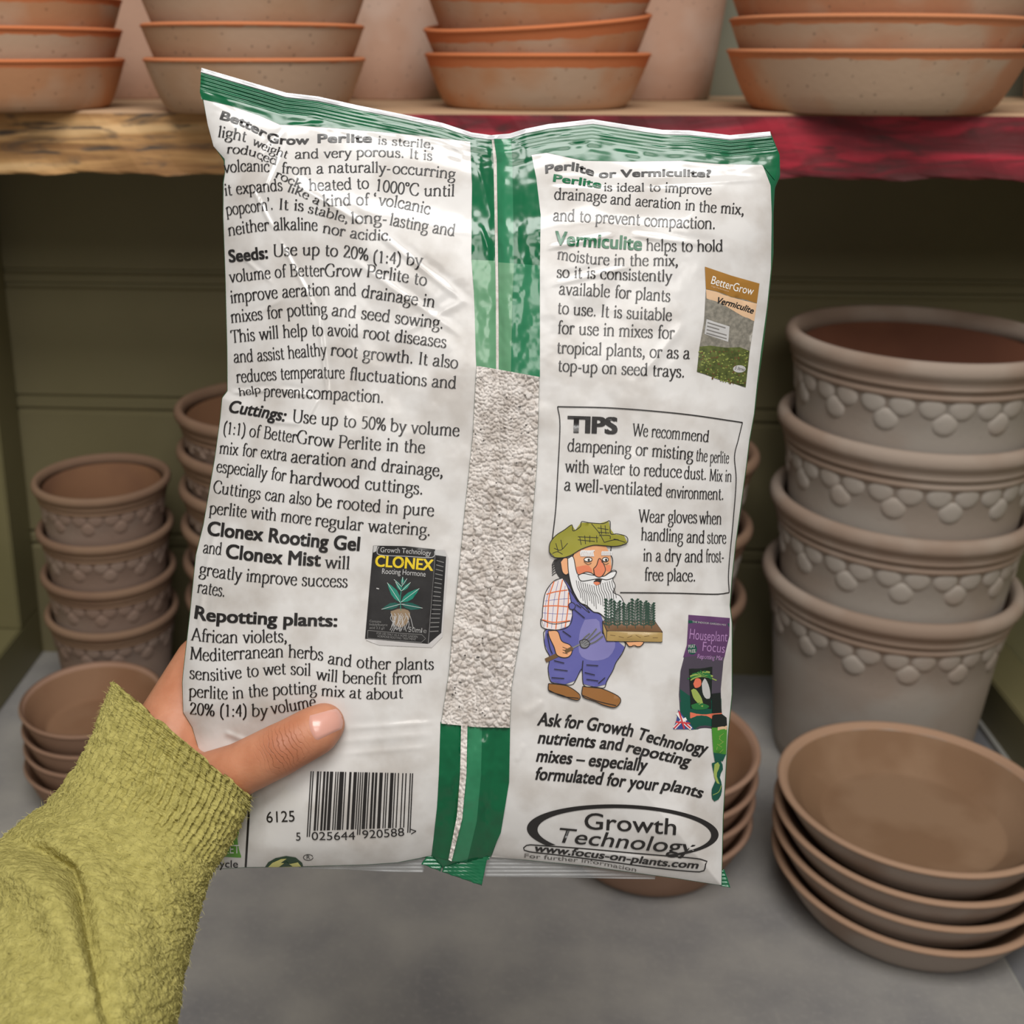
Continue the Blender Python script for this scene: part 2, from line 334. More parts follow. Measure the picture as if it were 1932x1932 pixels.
# ------------------------------------------------------------------ the bag: a film pouch held up 0.42 m in front of the lens
def rays(px, py):
    px = np.asarray(px, float)[..., None]; py = np.asarray(py, float)[..., None]
    return FWD + RIGHT*(px-CX)/F - UPC*(py-CY)/F
r0 = rays(920, 900).ravel(); r0 = r0/np.linalg.norm(r0)
BC = CAM + r0*0.42; BN = -r0
def P(px, py, h=0.0):
    """point of the bag's own sheet coordinates (px, py), h metres above the sheet's middle plane"""
    r = rays(px, py); t = (np.dot(BC-CAM, BN) + np.asarray(h, float))/(r@BN)
    return CAM + r*t[..., None]
def hash2(i, j, s):
    v = np.sin(i*127.1+j*311.7+s*74.7)*43758.5453; return v-np.floor(v)
def vnoise(x, y, s=0):
    i, j = np.floor(x), np.floor(y); u, v = x-i, y-j; u = u*u*(3-2*u); v = v*v*(3-2*v)
    return (hash2(i, j, s)*(1-u)+hash2(i+1, j, s)*u)*(1-v)+(hash2(i, j+1, s)*(1-u)+hash2(i+1, j+1, s)*u)*v-0.5
def catmull(p, n):
    p = np.asarray(p, float)
    if len(p) < 3: return p[0]+(p[-1]-p[0])*np.linspace(0, 1, n)[:, None]
    q = np.vstack([2*p[0]-p[1], p, 2*p[-1]-p[-2]]); out = []
    d = np.concatenate([[0], np.cumsum(np.linalg.norm(np.diff(p, axis=0), axis=1))])
    for s in np.linspace(0, d[-1], n):
        k = min(max(np.searchsorted(d, s, 'right')-1, 0), len(p)-2); t = (s-d[k])/max(d[k+1]-d[k], 1e-9)
        a, b, c, e = q[k], q[k+1], q[k+2], q[k+3]
        out.append(0.5*((2*b)+(c-a)*t+(2*a-5*b+4*c-e)*t*t+(3*b-a-3*c+e)*t**3))
    return np.array(out)
def poly_at(p, n):
    p = np.asarray(p, float); d = np.concatenate([[0], np.cumsum(np.linalg.norm(np.diff(p, axis=0), axis=1))]); s = np.linspace(0, d[-1], n)
    return np.stack([np.interp(s, d, p[:, 0]), np.interp(s, d, p[:, 1])], 1)
TOP = [(380, 128), (455, 150), (540, 175), (600, 182), (672, 198), (752, 214), (835, 232), (890, 250), (926, 255), (962, 252), (991, 243), (1035, 234), (1118, 225), (1187, 236), (1250, 245), (1300, 246), (1377, 255), (1453, 248)]
LEFT = [(380, 128), (377, 174), (383, 190), (392, 235), (402, 274), (422, 303), (424, 325), (420.5, 345), (420.5, 410), (424.5, 519), (428, 659), (428.5, 738), (418.5, 750), (415, 789), (404.5, 866), (383, 991), (369, 1047), (357.5, 1161), (345, 1269), (343.5, 1288), (345, 1344), (362, 1372), (385, 1450), (392, 1550), (395, 1641)]
RIGHTE = [(1453, 248), (1471, 292), (1472, 333), (1462, 355), (1459.5, 402), (1459.5, 478), (1453, 542), (1446, 606), (1440, 657), (1430, 726), (1424, 781), (1415, 830), (1409, 880), (1400, 945), (1389, 1025), (1382, 1089), (1378, 1143), (1382, 1176), (1382, 1310), (1374, 1390), (1369, 1476), (1365, 1544), (1362, 1671)]
BOT = [(395, 1641), (463, 1637), (547, 1636), (690, 1632), (749, 1628), (814, 1616), (836, 1640), (910, 1622), (926, 1616), (991, 1623), (1107, 1634), (1176, 1644), (1278, 1658), (1362, 1671)]
OUTL = np.array(TOP+RIGHTE[1:]+BOT[::-1][1:]+LEFT[::-1][1:-1], float)
def seg_dist(x, y, poly, closed=True):
    a = np.asarray(poly, float); b = np.roll(a, -1, 0) if closed else a[1:]
    if not closed: a = a[:-1]
    d = np.full(np.shape(x), 1e9)
    for (ax, ay), (bx, by) in zip(a, b):
        vx, vy = bx-ax, by-ay; t = np.clip(((x-ax)*vx+(y-ay)*vy)/(vx*vx+vy*vy+1e-9), 0, 1)
        d = np.minimum(d, np.hypot(x-ax-t*vx, y-ay-t*vy))
    return d
CREASE = [(540, 236, 445, 330, 3.0, .7), (545, 240, 470, 420, 3.5, .6), (470, 345, 520, 440, 2.6, .7), (520, 440, 600, 590, 3, .6), (600, 585, 618, 750, 3, .9), (560, 350, 700, 430, 5, .5), (700, 430, 890, 580, 6, .5),
          (650, 480, 880, 640, 6, .45), (430, 742, 520, 735, 3, 1.1), (520, 735, 602, 748, 4, .9), (602, 748, 575, 800, 4, .7), (575, 800, 500, 795, 4, .5), (410, 990, 385, 1090, 5, .9), (385, 1090, 375, 1190, 5, .8),
          (440, 470, 520, 540, 3, .5), (455, 610, 540, 560, 4, .5), (1022, 345, 1200, 350, 5, .9), (1200, 350, 1448, 338, 5, .9), (1024, 470, 1170, 440, 5, .6), (1170, 440, 1390, 470, 5, .6), (1030, 540, 1200, 500, 5, .5),
          (1300, 600, 1200, 720, 8, .5), (985, 1350, 1030, 1320, 7, .4), (990, 1400, 972, 1440, 6, .3), (640, 1376, 835, 1362, 5, .3), (600, 1402, 835, 1384, 6, .25), (620, 1425, 830, 1408, 5, .25), (470, 1400, 420, 1380, 5, .7),
          (1378, 860, 1385, 1100, 6, .6), (1330, 1000, 1376, 1180, 7, .5), (540, 236, 620, 232, 4, .5), (900, 300, 930, 420, 4, .6), (905, 420, 925, 480, 4, .6), (735, 640, 890, 560, 7, .4), (1040, 1600, 1320, 1630, 5, .5)]
def smooth01(x): x = np.clip(x, 0, 1); return x*x*(3-2*x)
def hf(x, y):
    x = np.asarray(x, float); y = np.asarray(y, float)
    d = seg_dist(x, y, OUTL)
    dt = seg_dist(x, y, TOP, False)
    base = 13*np.sqrt(1-np.exp(-(d/110)**1.6))
    base *= 0.12+0.88*smooth01((dt-30)/170)
    h = base+smooth01(d/40)*(1.1*vnoise(x/120, y/120, 1)+0.45*vnoise(x/46, y/46, 2)+0.12*vnoise(x/21, y/21, 3))
    h += smooth01(d/14)*0.03*vnoise(x/9, y/9, 4)
    # crimped heat seal along the top
    m = np.exp(-((x-470)/130)**2)+0.9*np.exp(-((x-1400)/75)**2)+0.25
    h += 0.16*m*np.cos(dt*2*np.pi/6.6)*smooth01((44-dt)/10)*smooth01((dt-5)/4)
    h += 0.5*(vnoise(x/26, dt/9, 8))*smooth01((80-dt)/30)*smooth01(dt/10)
    for ax, ay, bx, by, s, amp in CREASE:
        vx, vy = bx-ax, by-ay; L2 = vx*vx+vy*vy; s = max(s, 3.6); t = ((x-ax)*vx+(y-ay)*vy)/L2; e = ((x-ax)*vy-(y-ay)*vx)/math.sqrt(L2)
        w = smooth01(t/0.25)*smooth01((1-t)/0.25)
        h += 0.62*amp*w*(np.exp(-(e/s)**2)-0.5*np.exp(-((e-2.2*s)/(1.6*s))**2))*smooth01(d/12)
    # dents under the thumb and the cuff
    h -= 5.5*np.exp(-((x-575)**2/70**2+(y-1392)**2/55**2))
    h -= base*0.75*np.exp(-((x-430)**2/75**2+(y-1500)**2/120**2))
    # the lapped back seam between the printed panels
    c = 968-(y-300)*0.0; c = np.interp(y, [250, 700, 900, 1100, 1370, 1640], [965, 975, 968, 945, 915, 870])
    h += 0.9*np.exp(-((x-c)/24)**4)*smooth01(d/8)
    h -= 1.5*np.exp(-((x-c+34)/10)**2)*smooth01(d/20)*0.6
    return np.maximum(h, -1.0)*0.001
def coons(Lc, Rc, Tc, Bc, nu, nv):
    Lp, Rp, Tp, Bp = poly_at(Lc, nv), poly_at(Rc, nv), poly_at(Tc, nu), poly_at(Bc, nu)
    u = np.linspace(0, 1, nu)[None, :, None]; v = np.linspace(0, 1, nv)[:, None, None]
    S = (1-v)*Tp[None]+v*Bp[None]+(1-u)*Lp[:, None]+u*Rp[:, None]
    S -= (1-u)*(1-v)*Tp[0]+u*(1-v)*Tp[-1]+(1-u)*v*Bp[0]+u*v*Bp[-1]
    return S[..., 0], S[..., 1]
def gridfaces(nu, nv, flip=False):
    i = np.arange(nv-1)[:, None]*nu+np.arange(nu-1)[None]; f = np.stack([i, i+nu, i+nu+1, i+1], -1).reshape(-1, 4)
    return f[:, ::-1] if flip else f
def sheet(name, Lc, Rc, Tc, Bc, step, lift, mat, parent, extra=None):
    nu = max(int(max(np.ptp(np.array(Tc)[:, 0]), np.ptp(np.array(Bc)[:, 0]))/step)+2, 3); nv = max(int(np.ptp(np.array(Lc+Rc)[:, 1])/step)+2, 3)
    x, y = coons(Lc, Rc, Tc, Bc, nu, nv)
    h = hf(x, y)+lift
    if extra is not None: h = h+extra(x, y)
    return mesh_obj(name, P(x, y, h).reshape(-1, 3), gridfaces(nu, nv), mat, parent)

bag = empty('perlite_bag', tuple(P(880, 1640)), 'white and green plastic bag of perlite with printed back, held in the hand', 'bag')
bag.location = (0, 0, 0)
def film(name, col, col2=None, rough=0.28, scale=60, **k):
    return material(name, col, rough, col2, scale, bump=k.pop('bump', 0.12), bscale=k.pop('bscale', 300), spec=0.5, coat=k.pop('coat', 0.25), bdist=0.0006, **k)
M_film = film('green_film', lin((18, 104, 66)), lin((14, 92, 58)), 0.25, coat=0.5)
M_white = film('white_printed_film', lin((215, 212, 209)), lin((192, 186, 180)), 0.26, 60, lo=0.42, hi=0.68, bump=0.06, bscale=160, coat=0.35)
M_green = film('dark_green_print', lin((12, 98, 60)), lin((10, 88, 54)), 0.2, 40, bump=0.1, bscale=90, coat=0.2)
M_green2 = film('thin_green_print', lin((112, 160, 124)), lin((98, 150, 112)), 0.25, 45, bump=0.12, bscale=90, coat=0.2)
M_green3 = film('mid_green_print', lin((52, 128, 90)), lin((38, 116, 78)), 0.22, 45, bump=0.12, bscale=80, coat=0.2)
M_silver = film('clear_edge_film', lin((214, 212, 214)), lin((188, 188, 190)), 0.2, 90, bump=0.3)
M_perl = material('perlite_granules', lin((219, 212, 206)), 0.85, lin((190, 181, 173)), 240, 0.5, 900, bdist=0.0005, spec=0.2, lo=0.4, hi=0.62)
# pouch
nu, nv = 220, 300
x, y = coons(LEFT, RIGHTE, TOP, BOT, nu, nv)
hfront = hf(x, y); hback = -0.75*np.maximum(hfront, 0)-0.0002
Vf = P(x, y, hfront).reshape(-1, 3); Vb = P(x, y, hback).reshape(-1, 3); n = nu*nv
ff = gridfaces(nu, nv); fb = gridfaces(nu, nv, True)+n
idx = np.arange(n).reshape(nv, nu); ring = np.concatenate([idx[0], idx[1:, -1], idx[-1, ::-1][1:], idx[::-1, 0][1:-1]])
side = [(ring[i], ring[(i+1) % len(ring)], ring[(i+1) % len(ring)]+n, ring[i]+n) for i in range(len(ring))]
mesh_obj('film_pouch', np.vstack([Vf, Vb]), [tuple(f) for f in ff]+[tuple(f) for f in fb]+side, M_film, bag)
# printed white panels
LP_L = [(383.5, 187), (392, 235), (403, 276), (424, 300), (425, 325), (422, 345), (421.5, 410), (425.5, 519), (429, 659), (429.5, 738), (419.5, 751), (416, 789), (405.5, 866), (384, 991), (370, 1047), (358.5, 1161), (346, 1269), (344.5, 1288), (346, 1344), (363, 1372), (386, 1450), (393, 1550), (396, 1640)]
LP_T = [(383.5, 187), (433, 197), (490, 216), (528, 233), (570, 235), (651, 241), (720, 247), (775, 252), (830, 257), (888, 264.5)]
LP_R = [(888, 264.5), (891, 348), (890, 473), (894, 550), (899, 690), (897, 720), (892, 820), (877, 960), (864, 1093), (852, 1208), (847, 1269), (832, 1365), (828.5, 1462), (825, 1524), (814.5, 1614)]
LP_B = [(396, 1640), (463.5, 1636), (547, 1635), (690, 1631), (749, 1627), (814.5, 1614)]
panelL = sheet('printed_panel', LP_L, LP_R, LP_T, LP_B, 2.3, 0.00018, M_white, bag); panelL['label'] = 'white printed panel with growing advice and barcode'
RP_L = [(1002, 290.5), (1011, 337), (1019, 405), (1017.6, 541), (1017.6, 711), (1016.5, 768), (1013, 880), (1003.6, 993), (997, 1073), (984, 1185), (965, 1298), (962, 1373), (960.5, 1476), (943.5, 1571), (927, 1617)]
RP_T = [(1002, 290.5), (1031, 286), (1100, 301), (1182, 302.5), (1284, 301), (1352, 307), (1438, 309)]
RP_R = [(1438, 309), (1454, 350), (1456, 405), (1454.5, 507), (1447.5, 576), (1436, 660), (1428, 726), (1422.5, 781), (1413.5, 830), (1407.5, 880), (1398.5, 945), (1387.5, 1025), (1380.5, 1089), (1376.5, 1143), (1380.5, 1176), (1380.5, 1310), (1372.5, 1390), (1367.5, 1476), (1363.5, 1544), (1361, 1670)]
RP_B = [(927, 1617), (991, 1622), (1107, 1633), (1176, 1643), (1278, 1657), (1361, 1670)]
panelR = sheet('printed_panel', RP_L, RP_R, RP_T, RP_B, 2.4, 0.00018, M_white, bag); panelR['label'] = 'white printed panel with tips box and gardener picture'
# window of bare granules under clear film
def worley(x, y, c, s):
    """distance to the nearest and the second nearest scattered point"""
    gx, gy = np.floor(x/c), np.floor(y/c); d = np.full(x.shape, 9.0); e = d.copy()
    for i in (-1, 0, 1):
        for j in (-1, 0, 1):
            fx = gx+i+hash2(gx+i, gy+j, s); fy = gy+j+hash2(gx+i, gy+j, s+5)
            q = np.hypot(x/c-fx, y/c-fy); e = np.minimum(e, np.maximum(d, q)); d = np.minimum(d, q)
    return d, e
def granules(x, y):
    xx = x+4*vnoise(x/6, y/6, 21)+2*vnoise(x/3, y/3, 23); yy = y+4*vnoise(x/6, y/6, 22)+2*vnoise(x/3, y/3, 24)
    a, a2 = worley(xx, yy, 14, 1); b, b2 = worley(xx+40, yy, 7.5, 3)
    big = np.sqrt(np.clip((a2-a)/0.45, 0, 1)); sml = np.sqrt(np.clip((b2-b)/0.5, 0, 1))
    m = smooth01((vnoise(x/55, y/55, 30)+0.02)/0.2)
    return 0.0017*(big*(0.75+0.25*sml)*m+(0.7*sml-0.1)*(1-m))+0.0003*vnoise(x/3.1, y/3.1, 31)
WL = [(p[0]+0.5, p[1]) for p in LP_R[4:12]]; WR = [(p[0]-0.5, p[1]) for p in RP_L[4:12]]
sheet('granule_window', WL, WR, [WL[0], (940, 697), WR[0]], [WL[-1], (900, 1372), WR[-1]], 1.5, 0.0007, M_perl, bag, granules)['label'] = 'off-white perlite granules seen through the clear strip'
M_clear = bpy.data.materials.new('clear_film'); M_clear.use_nodes = True; N, L = M_clear.node_tree.nodes, M_clear.node_tree.links
tr = N.new('ShaderNodeBsdfTransparent'); gl = N.new('ShaderNodeBsdfGlossy'); gl.inputs['Roughness'].default_value = 0.15; mx = N.new('ShaderNodeMixShader'); mx.inputs[0].default_value = 0.05
L.new(tr.outputs[0], mx.inputs[1]); L.new(gl.outputs[0], mx.inputs[2]); L.new(mx.outputs[0], N['Material Output'].inputs[0])
sheet('clear_window_film', WL, WR, [WL[0], (940, 697), WR[0]], [WL[-1], (900, 1372), WR[-1]], 5, 0.0033, M_clear, bag)
# green heading band, seam strips, tail and clear seals
def off(c, dx, dy): return [(p[0]+dx, p[1]+dy) for p in c]
TB = off(TOP, 0, 7)
BB = [(380, 187), (433, 199), (490, 218), (528, 235), (570, 237), (651, 243), (775, 254), (888, 267), (935, 272), (1002, 292), (1031, 288), (1100, 303), (1182, 304.5), (1284, 303), (1352, 309), (1438, 311), (1462, 340)]
sheet('top_seal_band', [(379, 135), (377.5, 174), (380, 187)], [(1454, 255), (1471, 295), (1462, 340)], TB, BB, 1.9, 0.00028, M_green, bag)['label'] = 'glossy dark green heading band with crimped seal'
sheet('seal_edge', [(380, 128), (379, 136)], [(1453, 248), (1455, 257)], TOP, off(TOP, 0, 8), 2.0, 0.0004, M_silver, bag)['label'] = 'pale clear edge above the seal'
def band(name, L1, R1, lift, mat, extra=None):
    return sheet(name, L1, R1, [L1[0], R1[0]], [L1[-1], R1[-1]], 2.2, lift, mat, bag, extra)
rip = lambda x, y: 0.0004*vnoise(x/18, y/26, 41)*1.6+0.00025*vnoise(x/8, y/12, 42)
band('seam_strip', [(887, 262), (890.5, 348), (889.5, 473), (889.5, 490)], [(927, 260), (931, 300), (933, 400), (934, 492)], 0.0004, M_green, rip)
band('seam_strip', [(889.5, 490), (894, 550), (898.5, 692)], [(934, 492), (935.5, 560), (936, 696)], 0.0004, M_green2, rip)
band('seam_strip', [(932, 262), (937, 300), (939, 400), (940.5, 495)], [(964, 262), (967, 300), (968.5, 400), (970, 497)], 0.0005, M_green3, rip)
band('seam_strip', [(964, 262), (967, 300), (968.5, 400), (970, 497)], [(1002, 288), (1012, 337), (1020, 405), (1018.6, 501)], 0.0007, M_green, rip)
band('seam_strip', [(940.5, 495), (941, 560), (941, 706)], [(970, 497), (967, 560), (964, 708)], 0.0005, M_green2, rip)
band('seam_strip', [(970, 497), (967, 560), (964, 708)], [(1018.6, 501), (1018.6, 541), (1018.6, 711)], 0.0007, M_green3, rip)
sheet('seam_gap', [(927, 256), (931, 300), (933, 400), (935.5, 560), (936, 697)], [(932, 256), (937, 300), (938.5, 400), (940.5, 560), (941.5, 700)], [(927, 256), (932, 256)], [(936, 697), (941.5, 700)], 2, 0.0003, M_perl, bag)
band('seam_strip', [(831, 1362), (828, 1462), (824.5, 1524), (814, 1615)], [(870, 1365), (868, 1462), (862, 1540), (846, 1622)], 0.0004, M_green, rip)
band('seam_gap', [(870, 1365), (868, 1462), (862, 1540), (846, 1622)], [(882, 1368), (880, 1462), (872, 1545), (852, 1625)], 0.0006, M_perl, granules)
band('seam_strip', [(882, 1368), (880, 1462), (872, 1545), (852, 1625)], [(910, 1370), (908, 1462), (900, 1550), (882, 1626)], 0.0006, M_green3, rip)
band('seam_strip', [(910, 1370), (908, 1462), (900, 1550), (882, 1626)], [(962.5, 1373), (960.5, 1476), (945, 1571), (922, 1622)], 0.0008, M_green, rip)
def tab(name, Lc, Rc, mat, lift, rib=True):
    """flat crimped seal below the pouch: a thin two-sided strip"""
    nu = max(int(abs(Rc[0][0]-Lc[0][0])/3)+2, 3); nv = 24
    x, y = coons(Lc, Rc, [Lc[0], Rc[0]], [Lc[-1], Rc[-1]], nu, nv)
    h = lift+(0.00025*np.cos(y*2*np.pi/7) if rib else 0)+0.0008*vnoise(x/30, y/30, 51)
    o = mesh_obj(name, P(x, y, h).reshape(-1, 3), gridfaces(nu, nv), mat, bag)
    s = o.modifiers.new('thickness', 'SOLIDIFY'); s.thickness = 0.0003; return o
tab('bottom_tail', [(814, 1600), (804, 1618), (795, 1630)], [(846, 1600), (838, 1622), (831, 1644)], M_film, 0.0006)
tab('bottom_tail', [(848, 1600), (842, 1622), (834, 1645)], [(928, 1600), (919, 1620), (909, 1671)], M_film, 0.0012)
M_clear2 = bpy.data.materials.new('clear_seal_film'); M_clear2.use_nodes = True; N, L = M_clear2.node_tree.nodes, M_clear2.node_tree.links
tr = N.new('ShaderNodeBsdfTransparent'); tr.inputs[0].default_value = (0.92, 0.93, 0.93, 1); gl = N.new('ShaderNodeBsdfPrincipled'); gl.inputs['Base Color'].default_value = (*lin((190, 190, 190)), 1); gl.inputs['Roughness'].default_value = 0.2
mx = N.new('ShaderNodeMixShader'); mx.inputs[0].default_value = 0.24
L.new(tr.outputs[0], mx.inputs[1]); L.new(gl.outputs[0], mx.inputs[2]); L.new(mx.outputs[0], N['Material Output'].inputs[0])
tab('clear_bottom_seal', [(915, 1605), (912, 1630), (914, 1654)], [(1240, 1640), (1238, 1648), (1236, 1658)], M_clear2, -0.0012)
tab('clear_bottom_seal', [(560, 1630), (562, 1634), (566, 1638)], [(806, 1606), (804, 1626), (798, 1646)], M_clear2, -0.0012)
tab('bottom_corner', [(1340, 1655), (1344, 1660), (1348, 1668)], [(1366, 1640), (1372, 1656), (1378, 1675)], M_film, -0.0006)

# ------------------------------------------------------------------ lettering
# a drawn serif face: every glyph is pen strokes (x-height 1). l = straight strokes, s = smooth stroke, o = oval, f = foot serif, h = half serif, d = dot
G = {
'a': (.88, "s .12,.78 .25,.95 .45,1 .62,.88 .64,.7 .64,.15 .72,.03 .86,.07|s .64,.6 .3,.5 .1,.3 .12,.1 .3,0 .5,.08 .64,.25"),
'b': (.96, "l .14,1.55 .14,.05|s .14,.75 .3,.96 .55,1 .8,.75 .84,.5 .76,.2 .5,0 .3,0 .14,.1|h .14,1.55"),
'c': (.82, "s .72,.8 .6,.96 .45,1 .2,.85 .08,.5 .2,.13 .45,0 .62,.05 .76,.2|d .69,.8"),
'd': (1.0, "s .72,.78 .5,1 .25,.93 .08,.5 .22,.1 .42,0 .6,.08 .74,.25|l .76,1.55 .76,.03|h .76,1.55|l .76,.04 .95,.04"),
'e': (.85, "l .12,.57 .74,.57|s .74,.57 .66,.88 .44,1 .2,.87 .08,.5 .2,.13 .45,0 .65,.07 .78,.22"),
'f': (.56, "s .66,1.42 .52,1.54 .36,1.45 .28,1.2 .28,.9 .28,0|l .08,.97 .55,.97|f .28,0"),
'g': (.88, "o .4,.68 .29 .32|l .6,.92 .86,.97|s .25,.4 .15,.25 .3,.13 .65,.08 .82,-.1 .7,-.38 .4,-.5 .12,-.4 .08,-.2 .28,-.0"),
'h': (1.0, "l .17,1.55 .17,0|s .17,.75 .35,.95 .55,1 .74,.85 .78,.6 .78,0|f .17,0|f .78,0|h .17,1.55"),
'i': (.42, "l .2,.97 .2,0|f .2,0|h .2,.97|d .2,1.38"),
'k': (.92, "l .17,1.55 .17,0|l .2,.45 .68,.97|l .36,.58 .8,0|f .17,0|f .68,.97|f .82,0|h .17,1.55"),
'l': (.42, "l .2,1.55 .2,0|f .2,0|h .2,1.55"),
'm': (1.48, "l .17,1 .17,0|s .17,.75 .35,.95 .52,1 .68,.85 .7,.6 .7,0|s .7,.75 .9,.96 1.06,1 1.22,.85 1.25,.6 1.25,0|f .17,0|f .7,0|f 1.25,0|h .17,.97"),
'n': (1.0, "l .17,1 .17,0|s .17,.75 .35,.95 .55,1 .74,.85 .78,.6 .78,0|f .17,0|f .78,0|h .17,.97"),
'o': (.94, "o .46,.5 .38 .5"),
'p': (.96, "l .17,1 .17,-.52|s .17,.75 .32,.96 .56,1 .8,.75 .84,.5 .76,.2 .52,0 .32,.02 .17,.12|f .17,-.52|h .17,.97"),
'r': (.68, "l .17,1 .17,0|s .17,.7 .32,.93 .46,1 .6,.93|d .58,.9|f .17,0|h .17,.97"),
's': (.68, "s .55,.78 .45,.97 .3,1 .13,.9 .13,.7 .3,.55 .5,.42 .58,.22 .45,.03 .28,0 .13,.05 .07,.24"),
't': (.58, "s .24,1.28 .24,.3 .27,.08 .4,0 .55,.07|l .05,.97 .52,.97"),
'u': (1.02, "s .17,.97 .17,.3 .24,.07 .42,0 .62,.08 .76,.28|l .77,.97 .77,.03|h .17,.97|h .77,.97|l .77,.04 .95,.04"),
'v': (.88, "l .1,.97 .44,0|l .44,0 .78,.97|f .1,.97|f .78,.97"),
'w': (1.3, "l .08,.97 .36,0|l .36,0 .66,.92|l .64,.97 .94,0|l .94,0 1.22,.97|f .08,.97|f .64,.97|f 1.22,.97"),
'x': (.86, "l .12,.97 .74,0|l .72,.97 .1,0|f .12,.97|f .72,.97|f .1,0|f .76,0"),
'y': (.86, "l .1,.97 .44,.02|s .78,.97 .44,.02 .3,-.35 .14,-.5 .04,-.44|f .1,.97|f .78,.97"),
'A': (1.12, "l .06,0 .54,1.5|l .54,1.5 1.06,0|l .26,.5 .86,.5|f .06,0|f 1.06,0"),
'B': (1.08, "l .2,1.5 .2,0|s .2,1.48 .6,1.48 .8,1.3 .78,1.0 .55,.82 .2,.8|s .5,.8 .85,.68 .95,.4 .85,.12 .6,.02 .2,.02|f .16,1.5|f .16,0"),
'C': (1.15, "s 1.02,1.15 .95,1.4 .7,1.52 .35,1.4 .1,.95 .1,.55 .35,.1 .7,-.02 .92,.08 1.06,.35"),
'G': (1.28, "s 1.04,1.15 .95,1.4 .7,1.52 .35,1.4 .1,.95 .1,.55 .35,.1 .7,-.02 .9,.02 1.05,.1|l 1.06,.62 1.06,.08|f 1.06,.62"),
'I': (.54, "l .27,1.5 .27,0|f .27,1.5|f .27,0"),
'M': (1.5, "l .24,1.5 .16,0|l .24,1.5 .72,.1|l .72,.1 1.24,1.5|l 1.24,1.5 1.32,0|f .16,0|f 1.32,0|f .2,1.5|f 1.27,1.5"),
'P': (.98, "l .2,1.5 .2,0|s .2,1.48 .6,1.48 .87,1.3 .87,.95 .65,.72 .2,.7|f .2,0|f .16,1.5"),
'T': (1.1, "l .55,1.48 .55,0|l .06,1.47 1.04,1.47|l .06,1.47 .04,1.2|l 1.04,1.47 1.06,1.2|f .55,0"),
'U': (1.26, "s .2,1.5 .2,.5 .3,.12 .62,-.02 .95,.12 1.06,.5 1.06,1.5|f .2,1.5|f 1.06,1.5"),
'W': (1.72, "l .07,1.5 .45,0|l .45,0 .86,1.42|l .84,1.5 1.25,0|l 1.25,0 1.64,1.5|f .07,1.5|f .84,1.5|f 1.64,1.5"),
'0': (.84, "o .42,.72 .33 .72"), '1': (.84, "l .42,1.45 .42,0|l .22,1.28 .42,1.45|f .42,0"),
'2': (.84, "s .12,1.1 .22,1.38 .42,1.45 .66,1.25 .6,.9 .3,.4 .1,.06|l .1,.07 .74,.07|l .74,.07 .78,.22"),
'4': (.84, "l .58,1.45 .08,.45|l .08,.45 .78,.45|l .58,1.45 .58,0"),
'5': (.84, "l .22,1.4 .7,1.4|l .22,1.4 .18,.85|s .18,.85 .45,.92 .68,.7 .68,.32 .45,.03 .12,.03"),
'%': (1.24, "o .28,1.1 .2 .32|o .94,.32 .2 .32|l .95,1.45 .27,0"),
'(': (.5, "s .46,1.6 .2,1.2 .14,.6 .2,0 .46,-.4"), ')': (.5, "s .04,1.6 .3,1.2 .36,.6 .3,0 .04,-.4"),
':': (.42, "d .2,.1|d .2,.85"), '.': (.4, "d .2,.1"), ',': (.4, "d .2,.1|s .25,.1 .25,-.08 .1,-.28"),
'\u2019': (.34, "d .18,1.45|s .23,1.45 .23,1.27 .1,1.1"), '\u2018': (.36, "d .2,1.2|s .14,1.2 .14,1.38 .28,1.55"),
'-': (.6, "l .08,.45 .52,.45|l .08,.5 .52,.5"), '\u00b0': (.5, "o .24,1.3 .18 .2"), ' ': (.52, ""),
}
def ribbon(p, wid, closed=False):
    p = np.asarray(p, float); t = np.gradient(p, axis=0)
    if closed: t = np.roll(p, -1, 0)-np.roll(p, 1, 0)
    t /= np.linalg.norm(t, axis=1)[:, None]+1e-9
    n = np.stack([-t[:, 1], t[:, 0]], 1)*np.broadcast_to(np.asarray(wid), (len(p),))[:, None]/2
    V = np.vstack([p+n, p-n]); k = len(p); m = k if closed else k-1
    return V, [(i, (i+1) % k, k+(i+1) % k, k+i) for i in range(m)]
def pen(p, thick=.185, thin=.062):
    t = np.gradient(np.asarray(p, float), axis=0); a = np.arctan2(t[:, 1], t[:, 0]); return thin+(thick-thin)*np.abs(np.sin(a+0.12))**1.1
def oval(cx, cy, rx, ry, n=28):
    a = np.linspace(0, 2*np.pi, n, endpoint=False); return np.stack([cx+rx*np.cos(a), cy+ry*np.sin(a)], 1)
GC = {}
